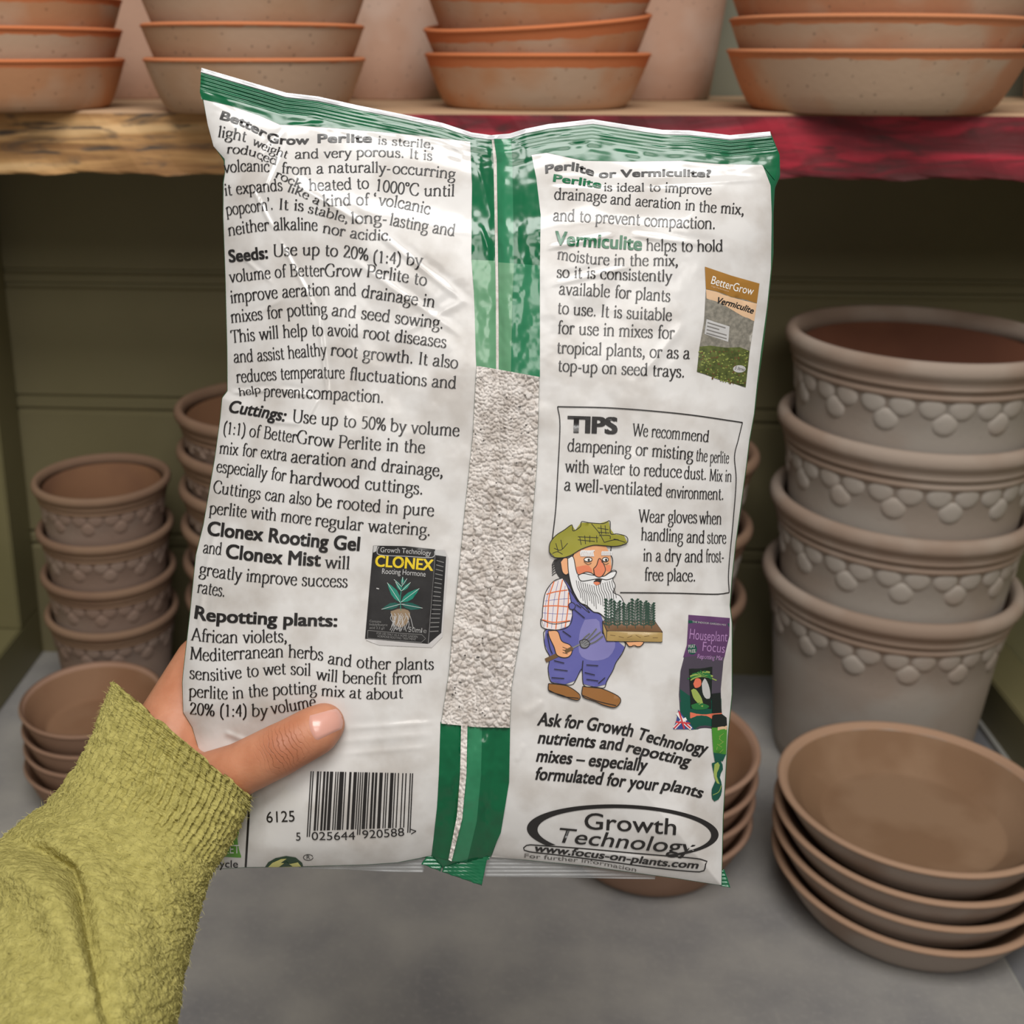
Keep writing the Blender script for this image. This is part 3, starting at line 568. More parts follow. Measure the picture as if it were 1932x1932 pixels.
def glyph(ch):
    if ch in GC: return GC[ch]
    out = []
    for s in filter(None, G[ch][1].split('|')):
        k = s.split(); pts = [tuple(map(float, q.split(','))) for q in k[1:] if ',' in q]
        if k[0] == 'l':
            q = poly_at(pts, 4); out.append(ribbon(q, pen(q)))
        elif k[0] == 's':
            q = catmull(pts, 6*len(pts)); out.append(ribbon(q, pen(q)))
        elif k[0] == 'o':
            q = oval(*pts[0], float(k[2]), float(k[3])); t = np.roll(q, -1, 0)-np.roll(q, 1, 0); a = np.arctan2(t[:, 1], t[:, 0])
            out.append(ribbon(q, .062+.123*np.abs(np.sin(a+0.12))**1.1, True))
        elif k[0] == 'f':
            q = np.array([(pts[0][0]-.17, pts[0][1]), (pts[0][0]+.17, pts[0][1])])+np.array([0, .03 if pts[0][1] < .1 else -.03]); out.append(ribbon(q, .06))
        elif k[0] == 'h':
            x, y = pts[0]; out.append((np.array([(x-.22, y-.12), (x-.2, y-.17), (x+.02, y-.14), (x+.09, y)]), [(0, 1, 2, 3)]))
        elif k[0] == 'd': out.append((oval(*pts[0], .115, .115, 12), [tuple(range(12))]))
    GC[ch] = out; return out
class Acc:
    def __init__(s): s.V, s.F, s.M, s.mats, s.n = [], [], [], [], 0
    def add(s, V, F, mat):
        if mat not in s.mats: s.mats.append(mat)
        k = s.mats.index(mat); V = np.asarray(V, float); s.V.append(V); s.F += [tuple(int(i)+s.n for i in f) for f in F]; s.M += [k]*len(F); s.n += len(V)
    def build(s, name, parent, lift):
        A = np.vstack(s.V); h = hf(A[:, 0], A[:, 1])+lift+(A[:, 2] if A.shape[1] > 2 else 0)
        return mesh_obj(name, P(A[:, 0], A[:, 1], h), s.F, s.mats, parent, smooth=True, mi=s.M)
SANS = {}
def sans_mesh(text, bold):
    key = (text, bold)
    if key in SANS: return SANS[key]
    if bold:      # heavier face: the same letters laid a few times over one another
        V0, F0 = sans_mesh(text, 0); n = len(V0); V, Fc = [], []
        for i, (dx, dy) in enumerate(((-1, -.5), (1, -.5), (-1, .5), (1, .5), (0, 0), (-.4, 0), (.4, 0))):
            V.append(V0+np.array([dx, dy])*bold); Fc += [tuple(j+i*n for j in f) for f in F0]
        SANS[key] = (np.vstack(V), Fc); return SANS[key]
    c = bpy.data.curves.new('t', 'FONT'); c.body = text; c.size = 1.0; c.offset = 0.0; c.resolution_u = 4
    o = bpy.data.objects.new('t', c); COL.objects.link(o); dg = bpy.context.evaluated_depsgraph_get(); me = o.evaluated_get(dg).to_mesh()
    V = np.array([v.co[:2] for v in me.vertices]).reshape(-1, 2); Fc = [tuple(p.vertices) for p in me.polygons]
    bpy.data.objects.remove(o); bpy.data.curves.remove(c)
    SANS[key] = (V, Fc); return V, Fc
XH = np.ptp(sans_mesh('x', 0)[0][:, 1])
def put(acc, style, xh, text, pts, mat, z=0.0, up=None):
    """set text along a baseline given as sheet points, x-height xh"""
    if style == 'r':
        items, adv = [], 0
        for ch in text:
            for V, Fc in glyph(ch): items.append((V+np.array([adv, 0]), Fc))
            adv += G[ch][0]+.03
        V = np.vstack([v for v, _ in items]); Fc, k = [], 0
        for v, f in items: Fc += [tuple(i+k for i in q) for q in f]; k += len(v)
        x0, x1 = .05, adv-.08
    else:
        V, Fc = sans_mesh(text, {'b': .03, 'bi': .026, 'n': 0.0, 'ni': 0.006, 'm': .008, 'h': .048}[style]); V = V/XH
        x0, x1 = V[:, 0].min(), V[:, 0].max()
        if style in ('bi', 'ni'): V = np.stack([V[:, 0]+V[:, 1]*.2, V[:, 1]], 1)
    n = 60; bl = catmull(pts, n); s = np.concatenate([[0], np.cumsum(np.linalg.norm(np.diff(bl, axis=0), axis=1))])/1.0
    t = np.gradient(bl, axis=0); t /= np.linalg.norm(t, axis=1)[:, None]
    g = bl[-1]-bl[0]; g = g/np.linalg.norm(g); nn = np.stack([t[:, 1], -t[:, 0]], 1)*.45+np.array([g[1], -g[0]])*.55
    if up is not None: nn = nn*0+np.array(up)
    q = (V[:, 0]-x0)/(x1-x0)*s[-1]
    bx = np.interp(q, s, bl[:, 0])+np.minimum(q, 0)*t[0, 0]+np.maximum(q-s[-1], 0)*t[-1, 0]; by = np.interp(q, s, bl[:, 1])+np.minimum(q, 0)*t[0, 1]+np.maximum(q-s[-1], 0)*t[-1, 1]
    hh = V[:, 1]*(np.interp(q, s, np.linspace(xh[0], xh[1], n)) if isinstance(xh, tuple) else xh)
    acc.add(np.stack([bx+np.interp(q, s, nn[:, 0])*hh, by+np.interp(q, s, nn[:, 1])*hh, np.full(len(q), z)], 1), Fc, mat)
def fill(acc, pts, mat, z=0.0, sp=9, smooth=0):
    p = np.asarray(pts, float)
    if smooth:
        p = catmull(np.vstack([p, p[:1]]), smooth*len(p))[:-1]
    xs = np.arange(p[:, 0].min()+sp/2, p[:, 0].max(), sp); ys = np.arange(p[:, 1].min()+sp/2, p[:, 1].max(), sp)
    g = [(x, y) for x in xs for y in ys]
    m = len(p); vin = [Vector((float(a), float(b))) for a, b in list(p)+g]
    r = delaunay_2d_cdt(vin, [], [list(range(m))], 1, 1e-4)
    acc.add(np.array([(v.x, v.y, z) for v in r[0]]), r[2], mat)
def stroke(acc, pts, wid, mat, z=0.0, smooth=True, closed=False):
    q = catmull(pts, max(8, 7*len(pts))) if smooth and len(pts) > 2 else poly_at(pts, max(6, int(np.linalg.norm(np.ptp(np.asarray(pts, float), axis=0))/6)))
    V, Fc = ribbon(q, wid, closed); acc.add(np.hstack([V, np.full((len(V), 1), z)]), Fc, mat)
def ink(name, c, c2=None, rough=0.35, scale=80): return material(name, lin(c), rough, lin(c2) if c2 else None, scale, coat=0.25, bump=0.1, bscale=250, bdist=0.0004)
K = ink('black_ink', (34, 31, 30)); GI = ink('green_ink', (20, 104, 66)); W = ink('white_ink', (232, 230, 226)); GR = ink('grey_ink', (120, 116, 112))
LT = [
('b', 10.5, 'Better', [(414, 224), (445, 233), (470, 244), (500, 260)]), ('b', (11, 10), 'Grow', [(503, 265), (520, 270), (540, 272), (583, 271.5)]), ('b', 10.5, 'Perlite', [(599, 269), (650, 268), (702, 268)]), ('r', 10, 'is sterile,', [(713, 271), (765, 275), (818, 279)]),
('r', 14, 'light', [(411, 258), (438, 262), (463, 267)]), ('r', 10.5, 'weight', [(476, 272), (505, 286), (540, 298.5)]), ('r', 12, 'and very porous. It is', [(557, 299), (620, 297.5), (690, 295), (760, 297), (815, 302)]),
('r', (12, 10), 'roduced', [(428, 289), (452, 290), (475, 294), (498, 303), (521, 311)]), ('r', 13.5, 'from a naturally-', [(531, 326), (570, 329), (620, 326), (680, 325), (737, 326)]), ('r', 14, 'occurring', [(741, 327), (790, 330), (858, 338)]),
('r', 15, 'volcanic', [(423, 326), (465, 323), (508, 324)]), ('r', 10.5, 'rock,', [(519, 334), (545, 346), (572, 357)]), ('r', 14.5, 'heated to', [(584, 359), (630, 358), (696, 355)]), ('r', 15, '1000\u00b0C until', [(708, 359), (760, 366), (800, 369), (857, 370)]),
('r', 15, 'it expands', [(425, 369), (470, 364), (533, 359)]), ('r', 10.5, 'like a', [(542, 361), (565, 369), (600, 387)]), ('r', 14.5, 'kind of \u2018', [(610, 389), (660, 386.5), (710, 386)]), ('r', 14.5, 'volcanic', [(714, 386), (755, 392), (810, 404)]),
('r', 15.5, 'popcorn\u2019.', [(428, 406), (470, 401), (515, 395)]), ('r', 14, 'It is', [(526, 395), (550, 396), (572, 398)]), ('r', 11.5, 'stable,', [(581, 401), (615, 409), (655, 420)]), ('r', 14.5, 'long-', [(663, 421.5), (700, 421), (730, 422)]), ('r', 15, 'lasting and', [(735, 424), (800, 436), (857, 445)]),
('r', 15.5, 'neither alkaline', [(432, 445), (490, 436), (550, 433.5), (599, 435)]), ('r', 13.5, 'nor acidic.', [(609, 438.5), (650, 446), (690, 452), (738, 453)]),
('b', 15, 'Seeds:', [(432, 494.5), (470, 491), (506, 487)]), ('r', 15.5, 'Use up to 20%', [(516, 484), (570, 481), (632, 483.5), (694, 491)]), ('r', 15, '(1:4) by', [(704, 494.5), (750, 498), (796, 501)]),
('r', 15.5, 'volume of Better', [(434, 533), (503, 525.5), (560, 521), (612, 521)]), ('r', 15.5, 'Grow Perlite to', [(613, 521), (690, 522), (750, 530), (804, 539)]),
('r', 16, 'improve aeration and', [(436, 572), (514, 563), (615, 556.5), (672, 558)]), ('r', 15.5, 'drainage in', [(682, 560), (750, 570), (819, 580)]),
('r', 16, 'mixes for potting', [(437, 609), (510, 601), (570, 595), (617, 594)]), ('r', 15.5, 'and seed sowing.', [(626, 595), (690, 602), (760, 611), (835, 620)]),
('r', 16, 'This will help to avoid', [(437, 647), (483, 642), (537, 637), (607, 633), (676, 636)]), ('r', 15.5, 'root diseases', [(685, 637.5), (760, 646), (841, 656)]),
('r', 16, 'and assist healthy', [(442, 684), (492, 681), (560, 675), (616, 670)]), ('r', 15.5, 'root growth. It also', [(624, 670), (700, 678), (790, 687), (863, 695)]),
('r', 16, 'reduces temperature', [(447, 722), (529, 716), (590, 713), (650, 714)]), ('r', 15.5, 'fluctuations and', [(659, 716), (740, 722), (810, 729), (860, 733)]),
('r', 10, 'help', [(452, 747), (475, 744), (492, 741)]), ('r', 15, 'prevent', [(498, 748), (530, 749), (574, 751)]), ('r', 16, 'compaction.', [(578, 751), (650, 755), (723, 760)]),
('bi', 15, 'Cuttings:', [(429, 777), (470, 783), (505, 789), (536, 795)]), ('r', 16, 'Use up to 50%', [(552, 796), (610, 801), (665, 806), (727, 812)]), ('r', 16, 'by volume', [(737, 813), (790, 818), (866, 823)]),
('r', 15.5, '(1:1) of Better', [(421, 818), (468, 823), (520, 830), (558, 835)]), ('r', 16, 'Grow Perlite in the', [(560, 835), (637, 844.5), (720, 849.5), (801, 855)]),
('r', 15.5, 'mix for extra', [(414, 855.5), (470, 861), (540, 869.5)]), ('r', 16, 'aeration and drainage,', [(549, 872), (653, 880), (740, 891), (835, 899)]),
('r', 15.5, 'especially for', [(408, 890), (470, 898), (538, 908)]), ('r', 16, 'hardwood cuttings.', [(547, 911), (678, 922), (797, 933)]),
('r', 15.5, 'Cuttings can also', [(402, 929), (482, 941), (586, 953)]), ('r', 16, 'be rooted in pure', [(597, 955), (700, 965), (818, 974)]),
('r', 15.5, 'perlite with more', [(395, 969), (454, 975), (586, 990)]), ('r', 16, 'regular watering.', [(595, 992), (690, 1002), (811, 1011)]),
('b', 17, 'Clonex Rooting Gel', [(390, 1009), (477, 1018.5), (614, 1034), (678, 1039)]), ('r', 15.5, 'and', [(383, 1043), (417, 1047)]), ('b', 17, 'Clonex Mist', [(425, 1052), (526, 1063.5), (605, 1068)]), ('r', 16, 'will', [(614, 1071), (659, 1074)]),
('r', 16, 'greatly improve success', [(376, 1084), (445, 1094.5), (555, 1104), (655, 1108)]), ('r', 16, 'rates.', [(372, 1118), (423, 1126)]),
('b', (16, 15), 'Repotting plants:', [(366, 1166), (398, 1172), (516, 1178.5), (636, 1182)]), ('r', 16, 'African violets,', [(362, 1208), (400, 1212), (450, 1213), (541, 1211)]),
('r', 16, 'Mediterranean herbs', [(359, 1244), (404, 1247), (463, 1243), (540, 1240), (609, 1246)]), ('r', 15, 'and other plants', [(619, 1252), (672, 1259), (737, 1263), (818, 1263)]),
('r', 15.5, 'sensitive to wet soil', [(358, 1280), (404, 1284), (464, 1278), (530, 1272), (586, 1275)]), ('r', 15, 'will benefit from', [(597, 1281.5), (647, 1288), (729, 1291), (796, 1288)]),
('r', 15.5, 'perlite in the potting', [(357, 1314), (429, 1319), (500, 1313), (597, 1308)]), ('r', 14, 'mix at about', [(607, 1312.5), (655, 1316), (700, 1319), (760, 1317)]),
('r', 15.5, '20% (1:4) by', [(358, 1348), (430, 1352), (504, 1351)]), ('r', 15.5, 'volume', [(513, 1347), (555, 1341), (597, 1334)]),
('n', 13.5, '6125', [(503, 1552), (530, 1551), (556, 1550)]), ('n', 10, '5', [(558.5, 1586), (567, 1586)]), ('n', 10, '025644', [(588, 1585), (630, 1585), (670, 1584)]), ('n', 10, '920588', [(684, 1582), (725, 1580), (763, 1577)]), ('n', 10, '>', [(776, 1577), (786, 1576)]),
('m', 9, 'ecycle', [(394, 1637), (420, 1637), (449, 1637)])]
A = Acc()
for st, xh, t, p in LT: put(A, st, xh, t, p, K)
A.build('lettering', panelL, 0.0005)
RT = [
('b', 10, 'Perlite', [(1029, 327), (1060, 321), (1085, 322), (1120, 332)]), ('b', 9, 'or Vermiculite?', [(1130, 335), (1165, 334), (1260, 332), (1342, 334)]),
('r', 10.5, 'is ideal to', [(1140, 360), (1190, 361), (1246, 360.5)]), ('r', 12.5, 'improve', [(1255, 362), (1300, 365), (1342, 367)]),
('r', 14.5, 'drainage', [(1046, 376), (1095, 378), (1144, 382)]), ('r', 13.5, 'and aeration in', [(1152, 384.5), (1200, 388), (1250, 392), (1311, 397)]), ('r', 14, 'the mix,', [(1319, 399), (1360, 401.5), (1403, 405)]),
('r', 15, 'and to prevent', [(1044, 416), (1100, 418), (1150, 421), (1207, 424)]), ('r', 15, 'compaction.', [(1216, 425.5), (1280, 429), (1349, 432)]),
('r', 14.5, 'helps to hold', [(1220, 472), (1290, 474), (1364, 474)]), ('r', 14.5, 'moisture in the mix,', [(1052, 488.5), (1095, 495), (1160, 500.5), (1279, 501)]),
('r', 14.5, 'so it is consistently', [(1051, 523), (1106, 524.5), (1180, 528), (1267, 531)]), ('r', 15.5, 'available for plants', [(1055, 555), (1150, 560.5), (1264, 569)]),
('r', 15.5, 'to use. It is suitable', [(1052, 591), (1135, 597.5), (1267, 605)]), ('r', 16, 'for use in mixes for', [(1052, 629), (1160, 634), (1272, 639)]),
('r', 15.5, 'tropical plants, or as a', [(1051, 666), (1180, 672), (1301, 677)]), ('r', 15.5, 'top-up on seed trays.', [(1053, 700), (1170, 706), (1291, 712)]),
('h', 19.5, 'TIPS', [(1070, 815), (1165, 818)]), ('r', 15.5, 'We recom', [(1194, 822), (1240, 825), (1283, 829)]), ('r', 14.5, 'mend', [(1286, 829), (1312, 831.5), (1337, 834)]),
('r', 16, 'dampening or misting', [(1071, 851), (1200, 858.5), (1307, 868)]), ('r', 15.5, 'the', [(1313, 869), (1334, 871)]), ('r', 14.5, 'perlite', [(1340, 872), (1375, 874)]),
('r', 16, 'with water to reduce', [(1067, 890), (1190, 896.5), (1286, 901)]), ('r', 16, 'dust.', [(1291, 903), (1332, 905)]), ('r', 15, 'Mix in', [(1339, 907), (1380, 909)]),
('r', 16, 'a well-ventilated', [(1065, 925), (1160, 931), (1249, 936)]), ('r', 15.5, 'environment.', [(1257, 938), (1310, 941), (1365, 943)]),
('r', 16, 'Wear gloves', [(1206, 985), (1315, 987)]), ('r', 16, 'when', [(1320, 988), (1361, 989.5)]), ('r', 16, 'handling and', [(1210, 1019), (1329, 1025)]), ('r', 16, 'store', [(1335, 1025), (1370, 1025.5)]),
('r', 16, 'in a dry and', [(1214, 1058.5), (1326, 1061)]), ('r', 16, 'frost-', [(1332, 1060.5), (1366, 1060.5)]), ('r', 16, 'free place.', [(1216, 1095), (1312, 1097)]),
('bi', 16, 'Ask for Growth', [(1013, 1368), (1060, 1372), (1110, 1377), (1192, 1390)]), ('bi', 14.5, 'Technology', [(1200, 1393), (1260, 1410), (1332, 1423)]), ('bi', 15.5, 'nutrients and', [(1014, 1402), (1090, 1408), (1172, 1416)]), ('bi', 14, 'repotting', [(1180, 1418), (1240, 1432), (1299, 1446)]),
('bi', 15.5, 'mixes \u2013 especially', [(1011, 1436.5), (1080, 1442), (1219, 1455)]), ('bi', 15.5, 'formulated for your', [(1008, 1470.5), (1120, 1479), (1240, 1492)]), ('bi', 14, 'plants', [(1247, 1490), (1285, 1496), (1323, 1506)]),
('m', 20, 'Growth', [(1102, 1564), (1190, 1569), (1275, 1575.5)]), ('ni', 18, 'Technology', [(1047, 1588.5), (1180, 1601), (1306, 1612)]), ('bi', 9, 'www.focus-on-plants.com', [(1006, 1606), (1080, 1614), (1160, 1623), (1240, 1633), (1316, 1639)])]
A = Acc()
for st, xh, t, p in RT: put(A, st, xh, t, p, K)
put(A, 'b', 9, 'Perlite', [(1043, 342), (1090, 348), (1134, 355)], GI); put(A, 'b', 16.5, 'Vermiculite', [(1046, 461), (1120, 466), (1211, 472)], GI)
put(A, 'm', 5, 'For further information', [(989, 1618), (1060, 1624), (1120, 1630), (1200, 1645)], GR)
stroke(A, [(1042, 1018), (1048.5, 961), (1052, 900), (1056.5, 803), (1052, 767)], 2, K); stroke(A, [(1052, 767), (1161, 770), (1289, 781), (1401, 797)], 2, K)
stroke(A, [(1401, 797), (1393, 830), (1386, 861), (1389, 906), (1384, 977), (1375, 1076), (1376, 1118)], 1.6, K); stroke(A, [(1376, 1118), (1350, 1121), (1270, 1119), (1170, 1118)], 2, K)
A.build('lettering', panelR, 0.0005)
# maker's oval logo outline
A = Acc()
a = np.linspace(0, 2*np.pi, 90); ct, sn = math.cos(.03), math.sin(.03)
def ell(cx, cy, rx, ry, tilt): return np.stack([cx+rx*np.cos(a)*math.cos(tilt)-ry*np.sin(a)*math.sin(tilt), cy+rx*np.cos(a)*math.sin(tilt)+ry*np.sin(a)*math.cos(tilt)], 1)
E1 = ell(1175, 1569, 181, 51, .035); E2 = ell(1178, 1570.5, 164, 45.5, .035); k = len(a)
keep = [i for i in range(k-1) if not (0.16*k < i < 0.385*k)]
A.add(np.hstack([np.vstack([E1, E2]), np.zeros((2*k, 1))]), [(i, i+1, k+i+1, k+i) for i in keep], K)
ub = [(1001, 1594), (1100, 1601), (1200, 1610), (1322, 1621), (1331, 1629), (1329, 1640), (1317, 1645), (1240, 1638), (1120, 1622), (1050, 1613), (998, 1607), (988, 1602), (991, 1596)]
stroke(A, ub+[ub[0]], 2.2, K)
A.build('logo', panelR, 0.00045)
# bar code
A = Acc()
Lc = ['0001101', '0011001', '0010011', '0111101', '0100011', '0110001', '0101111', '0111011', '0110111', '0001011']
code = '101'
for dgt, par in zip('025644', 'LGGLLG'):
    s = Lc[int(dgt)]; code += s if par == 'L' else ''.join('1' if c == '0' else '0' for c in s)[::-1]
code += '01010'
for dgt in '920588': code += ''.join('1' if c == '0' else '0' for c in Lc[int(dgt)])
code += '101'
i = 0
while i < len(code):
    if code[i] == '1':
        j = i
        while j < len(code) and code[j] == '1': j += 1
        u0, u1 = i/95, j/95; guard = i < 3 or i > 91 or 45 <= i < 50; v1 = 1.0 if guard else 0.91
        pt = lambda u, v: ((586+193.5*u)*(1-v)+(578.5+196*u)*v, (1455+4*u)*(1-v)+(1579-8*u)*v)
        vs_ = np.linspace(0, v1, 18); q = np.array([(*pt(u0, v), 0) for v in vs_]+[(*pt(u1, v), 0) for v in vs_])
        A.add(q, [(t, t+1, 19+t, 18+t) for t in range(17)], K); i = j
    else: i += 1
A.build('barcode', panelL, 0.00045)
# corner marks: framed green recycling box, rule and round mark
A = Acc(); GB = ink('leaf_green_ink', (92, 148, 52)); YG = ink('pale_yellow_ink', (206, 200, 120))
fill(A, [(400, 1545), (456, 1540), (455, 1618), (398, 1619)], GB); stroke(A, [(472, 1490), (468, 1560), (463.5, 1636)], 4, K, smooth=False)
put(A, 'n', 10.5, 'MARKET', [(385, 1611), (452, 1610)], W, 0.0001); put(A, 'n', 8, 'LATE', [(398, 1588), (436, 1587)], W, 0.0001)
ring = [(500, 1636), (506, 1627), (520, 1619), (540, 1615), (558, 1618), (570, 1628), (572, 1635)]
fill(A, ring+[(540, 1636)], ink('bottle_green_ink', (28, 60, 34)), 0.0, 6); fill(A, [(506, 1636), (514, 1628), (530, 1621), (541, 1620), (530, 1628), (548, 1630), (562, 1627), (568, 1635), (540, 1636)], YG, .0001, 6)
fill(A, [(526, 1636), (540, 1626), (552, 1635)], ink('bottle_green_ink', (28, 60, 34)), 0.0002, 6)
stroke(A, oval(581.5, 1618, 9, 5.5, 20), 1.2, K); put(A, 'n', 5, 'R', [(578.5, 1621), (585, 1621)], K)
A.build('recycling_marks', panelL, 0.00042)

# ------------------------------------------------------------------ printed pictures
def z3(p): return [(330+.31056*x, 680+.31056*y) for x, y in p]
def z2(p): return [(840+.34161*x, 200+.34161*y) for x, y in p]
def z4(p): return [(840+.32091*x, 720+.32091*y) for x, y in p]
def z6(p): return [(800+.34161*x, 1100+.34161*y) for x, y in p]
# rooting gel carton
A = Acc(); BK = ink('carton_black', (36, 34, 34)); BK2 = ink('carton_side_black', (26, 25, 26)); CY_ = ink('carton_yellow', (226, 196, 40)); TE = ink('leaf_teal', (30, 128, 108)); TE2 = ink('leaf_teal_dark', (14, 84, 74)); LG = ink('light_grey_ink', (186, 184, 182)); MG = ink('mid_grey_ink', (128, 126, 124)); RT_ = ink('root_tan', (140, 118, 92)); SH = ink('soft_grey_tint', (192, 188, 186))
fill(A, z3([(1580, 1150), (1640, 1150), (1662, 1200), (1625, 1680), (1560, 1745), (1240, 1730), (1160, 1700)]), SH)
fill(A, z3([(1205, 1125), (1400, 1128), (1585, 1148), (1580, 1190), (1538, 1722), (1360, 1708), (1155, 1690), (1180, 1400)]), BK, .00008)
fill(A, z3([(1582, 1180), (1648, 1192), (1618, 1655), (1540, 1722)]), BK2, .00008)
fill(A, z3([(1580, 1148), (1640, 1162), (1650, 1192), (1582, 1182)]), LG, .0001)
fill(A, z3([(1207, 1126), (1232, 1127), (1222, 1160), (1204, 1168)]), LG, .00016)
stroke(A, z3([(1240, 1130), (1228, 1160), (1250, 1182), (1400, 1190), (1540, 1198), (1575, 1188), (1578, 1160)]), 1.2, LG, .00016)
put(A, 'n', 6.3, 'Growth Technology', z3([(1248, 1165), (1400, 1172), (1555, 1185)]), LG, .00018)
put(A, 'b', 13.5, 'CLONEX', z3([(1215, 1250), (1390, 1262), (1568, 1278)]), CY_, .00018); put(A, 'n', 6.6, 'Rooting Hormone', z3([(1258, 1296), (1390, 1302), (1522, 1314)]), LG, .00018)
put(A, 'm', 6, '50ml', z3([(1418, 1648), (1500, 1655)]), LG, .00018); put(A, 'n', 6, 'e', z3([(1508, 1655), (1528, 1657)]), MG, .00018)
for i, t in enumerate(('Contains', 'Indolylbutyric', 'acid 3.3 g/l')): put(A, 'n', 2.9, t, z3([(1182, 1590+i*20), (1182+[70, 110, 90][i], 1594+i*20)]), MG, .00018)
stroke(A, z3([(1172, 1640), (1340, 1655), (1526, 1668), (1520, 1714), (1350, 1703), (1170, 1688), (1172, 1640)]), .9, MG, .00016, False)
put(A, 'n', 2.8, 'FOR USE ONLY AS A HOME GARDEN', z3([(1225, 1664), (1474, 1686)]), MG, .00018); put(A, 'n', 2.8, 'HORMONE ROOTING TREATMENT', z3([(1230, 1682), (1464, 1702)]), MG, .00018)
for i in range(17): stroke(A, z3([(1590-i*2.6, 1215+i*27), (1634-i*1.6-(i*37 % 9), 1228+i*26)]), 1.5, MG, .00016)
def leaf(b, t, wd, m, z=.0002):
    b, t = np.array(b, float), np.array(t, float); d = t-b; n = np.array([-d[1], d[0]])/np.linalg.norm(d)*wd
    fill(A, z3([b, b+d*.25+n*.8, b+d*.5+n, b+d*.8+n*.5, t, b+d*.8-n*.4, b+d*.5-n*.8, b+d*.25-n*.7]), m, z, 5)
    stroke(A, z3([b, t]), .6, W, z+.00005)
stroke(A, z3([(1372, 1520), (1370, 1440), (1380, 1360), (1384, 1315)]), 1.6, TE, .00018)
for b, t, wd, m in (((1370, 1480), (1255, 1512), 22, TE2), ((1372, 1480), (1505, 1505), 24, TE2), ((1368, 1470), (1290, 1350), 24, TE), ((1372, 1470), (1485, 1385), 26, TE), ((1374, 1400), (1340, 1345), 12, TE), ((1378, 1400), (1432, 1348), 12, TE), ((1380, 1360), (1384, 1315), 10, TE), ((1378, 1375), (1330, 1330), 9, TE2), ((1380, 1370), (1410, 1325), 9, TE2)): leaf(b, t, wd, m)
fill(A, z3([(1310, 1525), (1370, 1508), (1425, 1525), (1420, 1580), (1380, 1620), (1330, 1600)]), RT_, .00018, 6, 3)
for i in range(16):
    x0 = 1312+i*7.2; pts = [(x0, 1535+(i % 3)*8)]
    for q in range(4): pts.append((pts[-1][0]+random.uniform(-14, 14)+(1368-x0)*.06, pts[-1][1]+24))
    stroke(A, z3(pts), .9, LG, .00026)
stroke(A, z3([(1224, 1384), (1240, 1388)]), 2, LG, .0002)
A.build('product_picture', panelL, 0.0004)['label'] = 'small printed picture of a black carton with yellow title'
# vermiculite bag picture
A = Acc(); BG = ink('ochre_print', (156, 110, 44)); PE = ink('peach_print', (214, 178, 142)); GG = ink('grey_granule_print', (142, 136, 124), (112, 108, 98), scale=700); GN = ink('green_granule_print', (92, 100, 48), (62, 70, 30), scale=600)
fill(A, [(1330, 503), (1380, 520), (1433, 535), (1427.5, 572), (1422, 612), (1415, 660), (1407, 730.5), (1360, 717), (1315, 701), (1320, 654), (1328.5, 606), (1332, 545)], GG)
fill(A, [(1330, 503), (1380, 520), (1433, 535), (1428, 572), (1380, 560), (1350, 549), (1332, 545)], BG, .00008)
fill(A, [(1332, 546), (1350, 550), (1380, 561), (1428, 573), (1423, 606), (1400, 596), (1370, 578), (1333, 563)], PE, .00008)
fill(A, [(1320, 654), (1340, 652), (1370, 656), (1396, 655), (1414, 662), (1407, 730.5), (1360, 717), (1315, 701)], GN, .00008)
put(A, 'n', 10, 'BetterGrow', [(1341, 535), (1380, 547), (1420, 557)], W, .00018); put(A, 'bi', 7.6, 'Vermiculite', [(1350, 571), (1385, 580), (1420, 592)], K, .00018)
put(A, 'n', 2, 'High Performance', [(1342, 541), (1375, 551)], PE, .00018)
fill(A, [(1333, 602), (1376.5, 616), (1374, 645), (1329, 630)], LG, .00012)
for i, ln in enumerate((34, 22, 36, 36)): stroke(A, [(1335-i*.8, 608.5+i*6.6), (1335+ln, 608.5+i*6.6+ln*.3)], 2, GR, .00018)
fill(A, oval(1395, 696, 12, 7, 18), LG, .00014); put(A, 'ni', 4, '5 litres', [(1386, 696.5), (1404, 700)], GR, .0002)
speck = ink('yellow_green_speck', (132, 140, 70)); speck2 = ink('brown_speck', (96, 70, 40))
for i in range(170):
    y = random.uniform(662, 724); x = random.uniform(1319+max(0, (y-702))*2.1, 1413-(y-660)*.1)
    q = oval(x, y, random.uniform(1, 2.4), random.uniform(.8, 1.8), 6); A.add(np.hstack([q, np.full((6, 1), .00012)]), [tuple(range(6))], speck if i % 3 else speck2)
A.build('product_picture', panelR, 0.0004)['label'] = 'small printed picture of a brown and grey granule bag'
# potting mix bag, flag, bottle and leaf swirl
A = Acc(); PU = ink('plum_print', (92, 58, 98)); PD = ink('dusk_print', (74, 66, 78)); DG = ink('deep_green_print', (16, 78, 62)); BL = ink('night_print', (24, 32, 26)); OR = ink('salmon_print', (216, 112, 84)); LV = ink('lavender_ink', (164, 124, 170)); FG = ink('fern_print', (40, 110, 56)); LM = ink('lime_print', (150, 168, 84)); BLU = ink('flag_blue', (58, 70, 128)); RED = ink('flag_red', (200, 60, 66)); BOT_ = ink('bottle_black', (24, 30, 26)); LB = ink('label_green', (70, 138, 44))
fill(A, [(1299, 1160), (1340, 1163), (1377, 1166), (1376, 1200), (1365, 1247), (1360, 1300), (1362, 1376), (1305, 1376.5), (1284, 1362), (1281, 1310), (1284, 1266), (1296, 1217)], PD)
fill(A, [(1299, 1160), (1340, 1163), (1377, 1166), (1376, 1196), (1367, 1240), (1330, 1240), (1289, 1240), (1296, 1217)], PU, .00006)
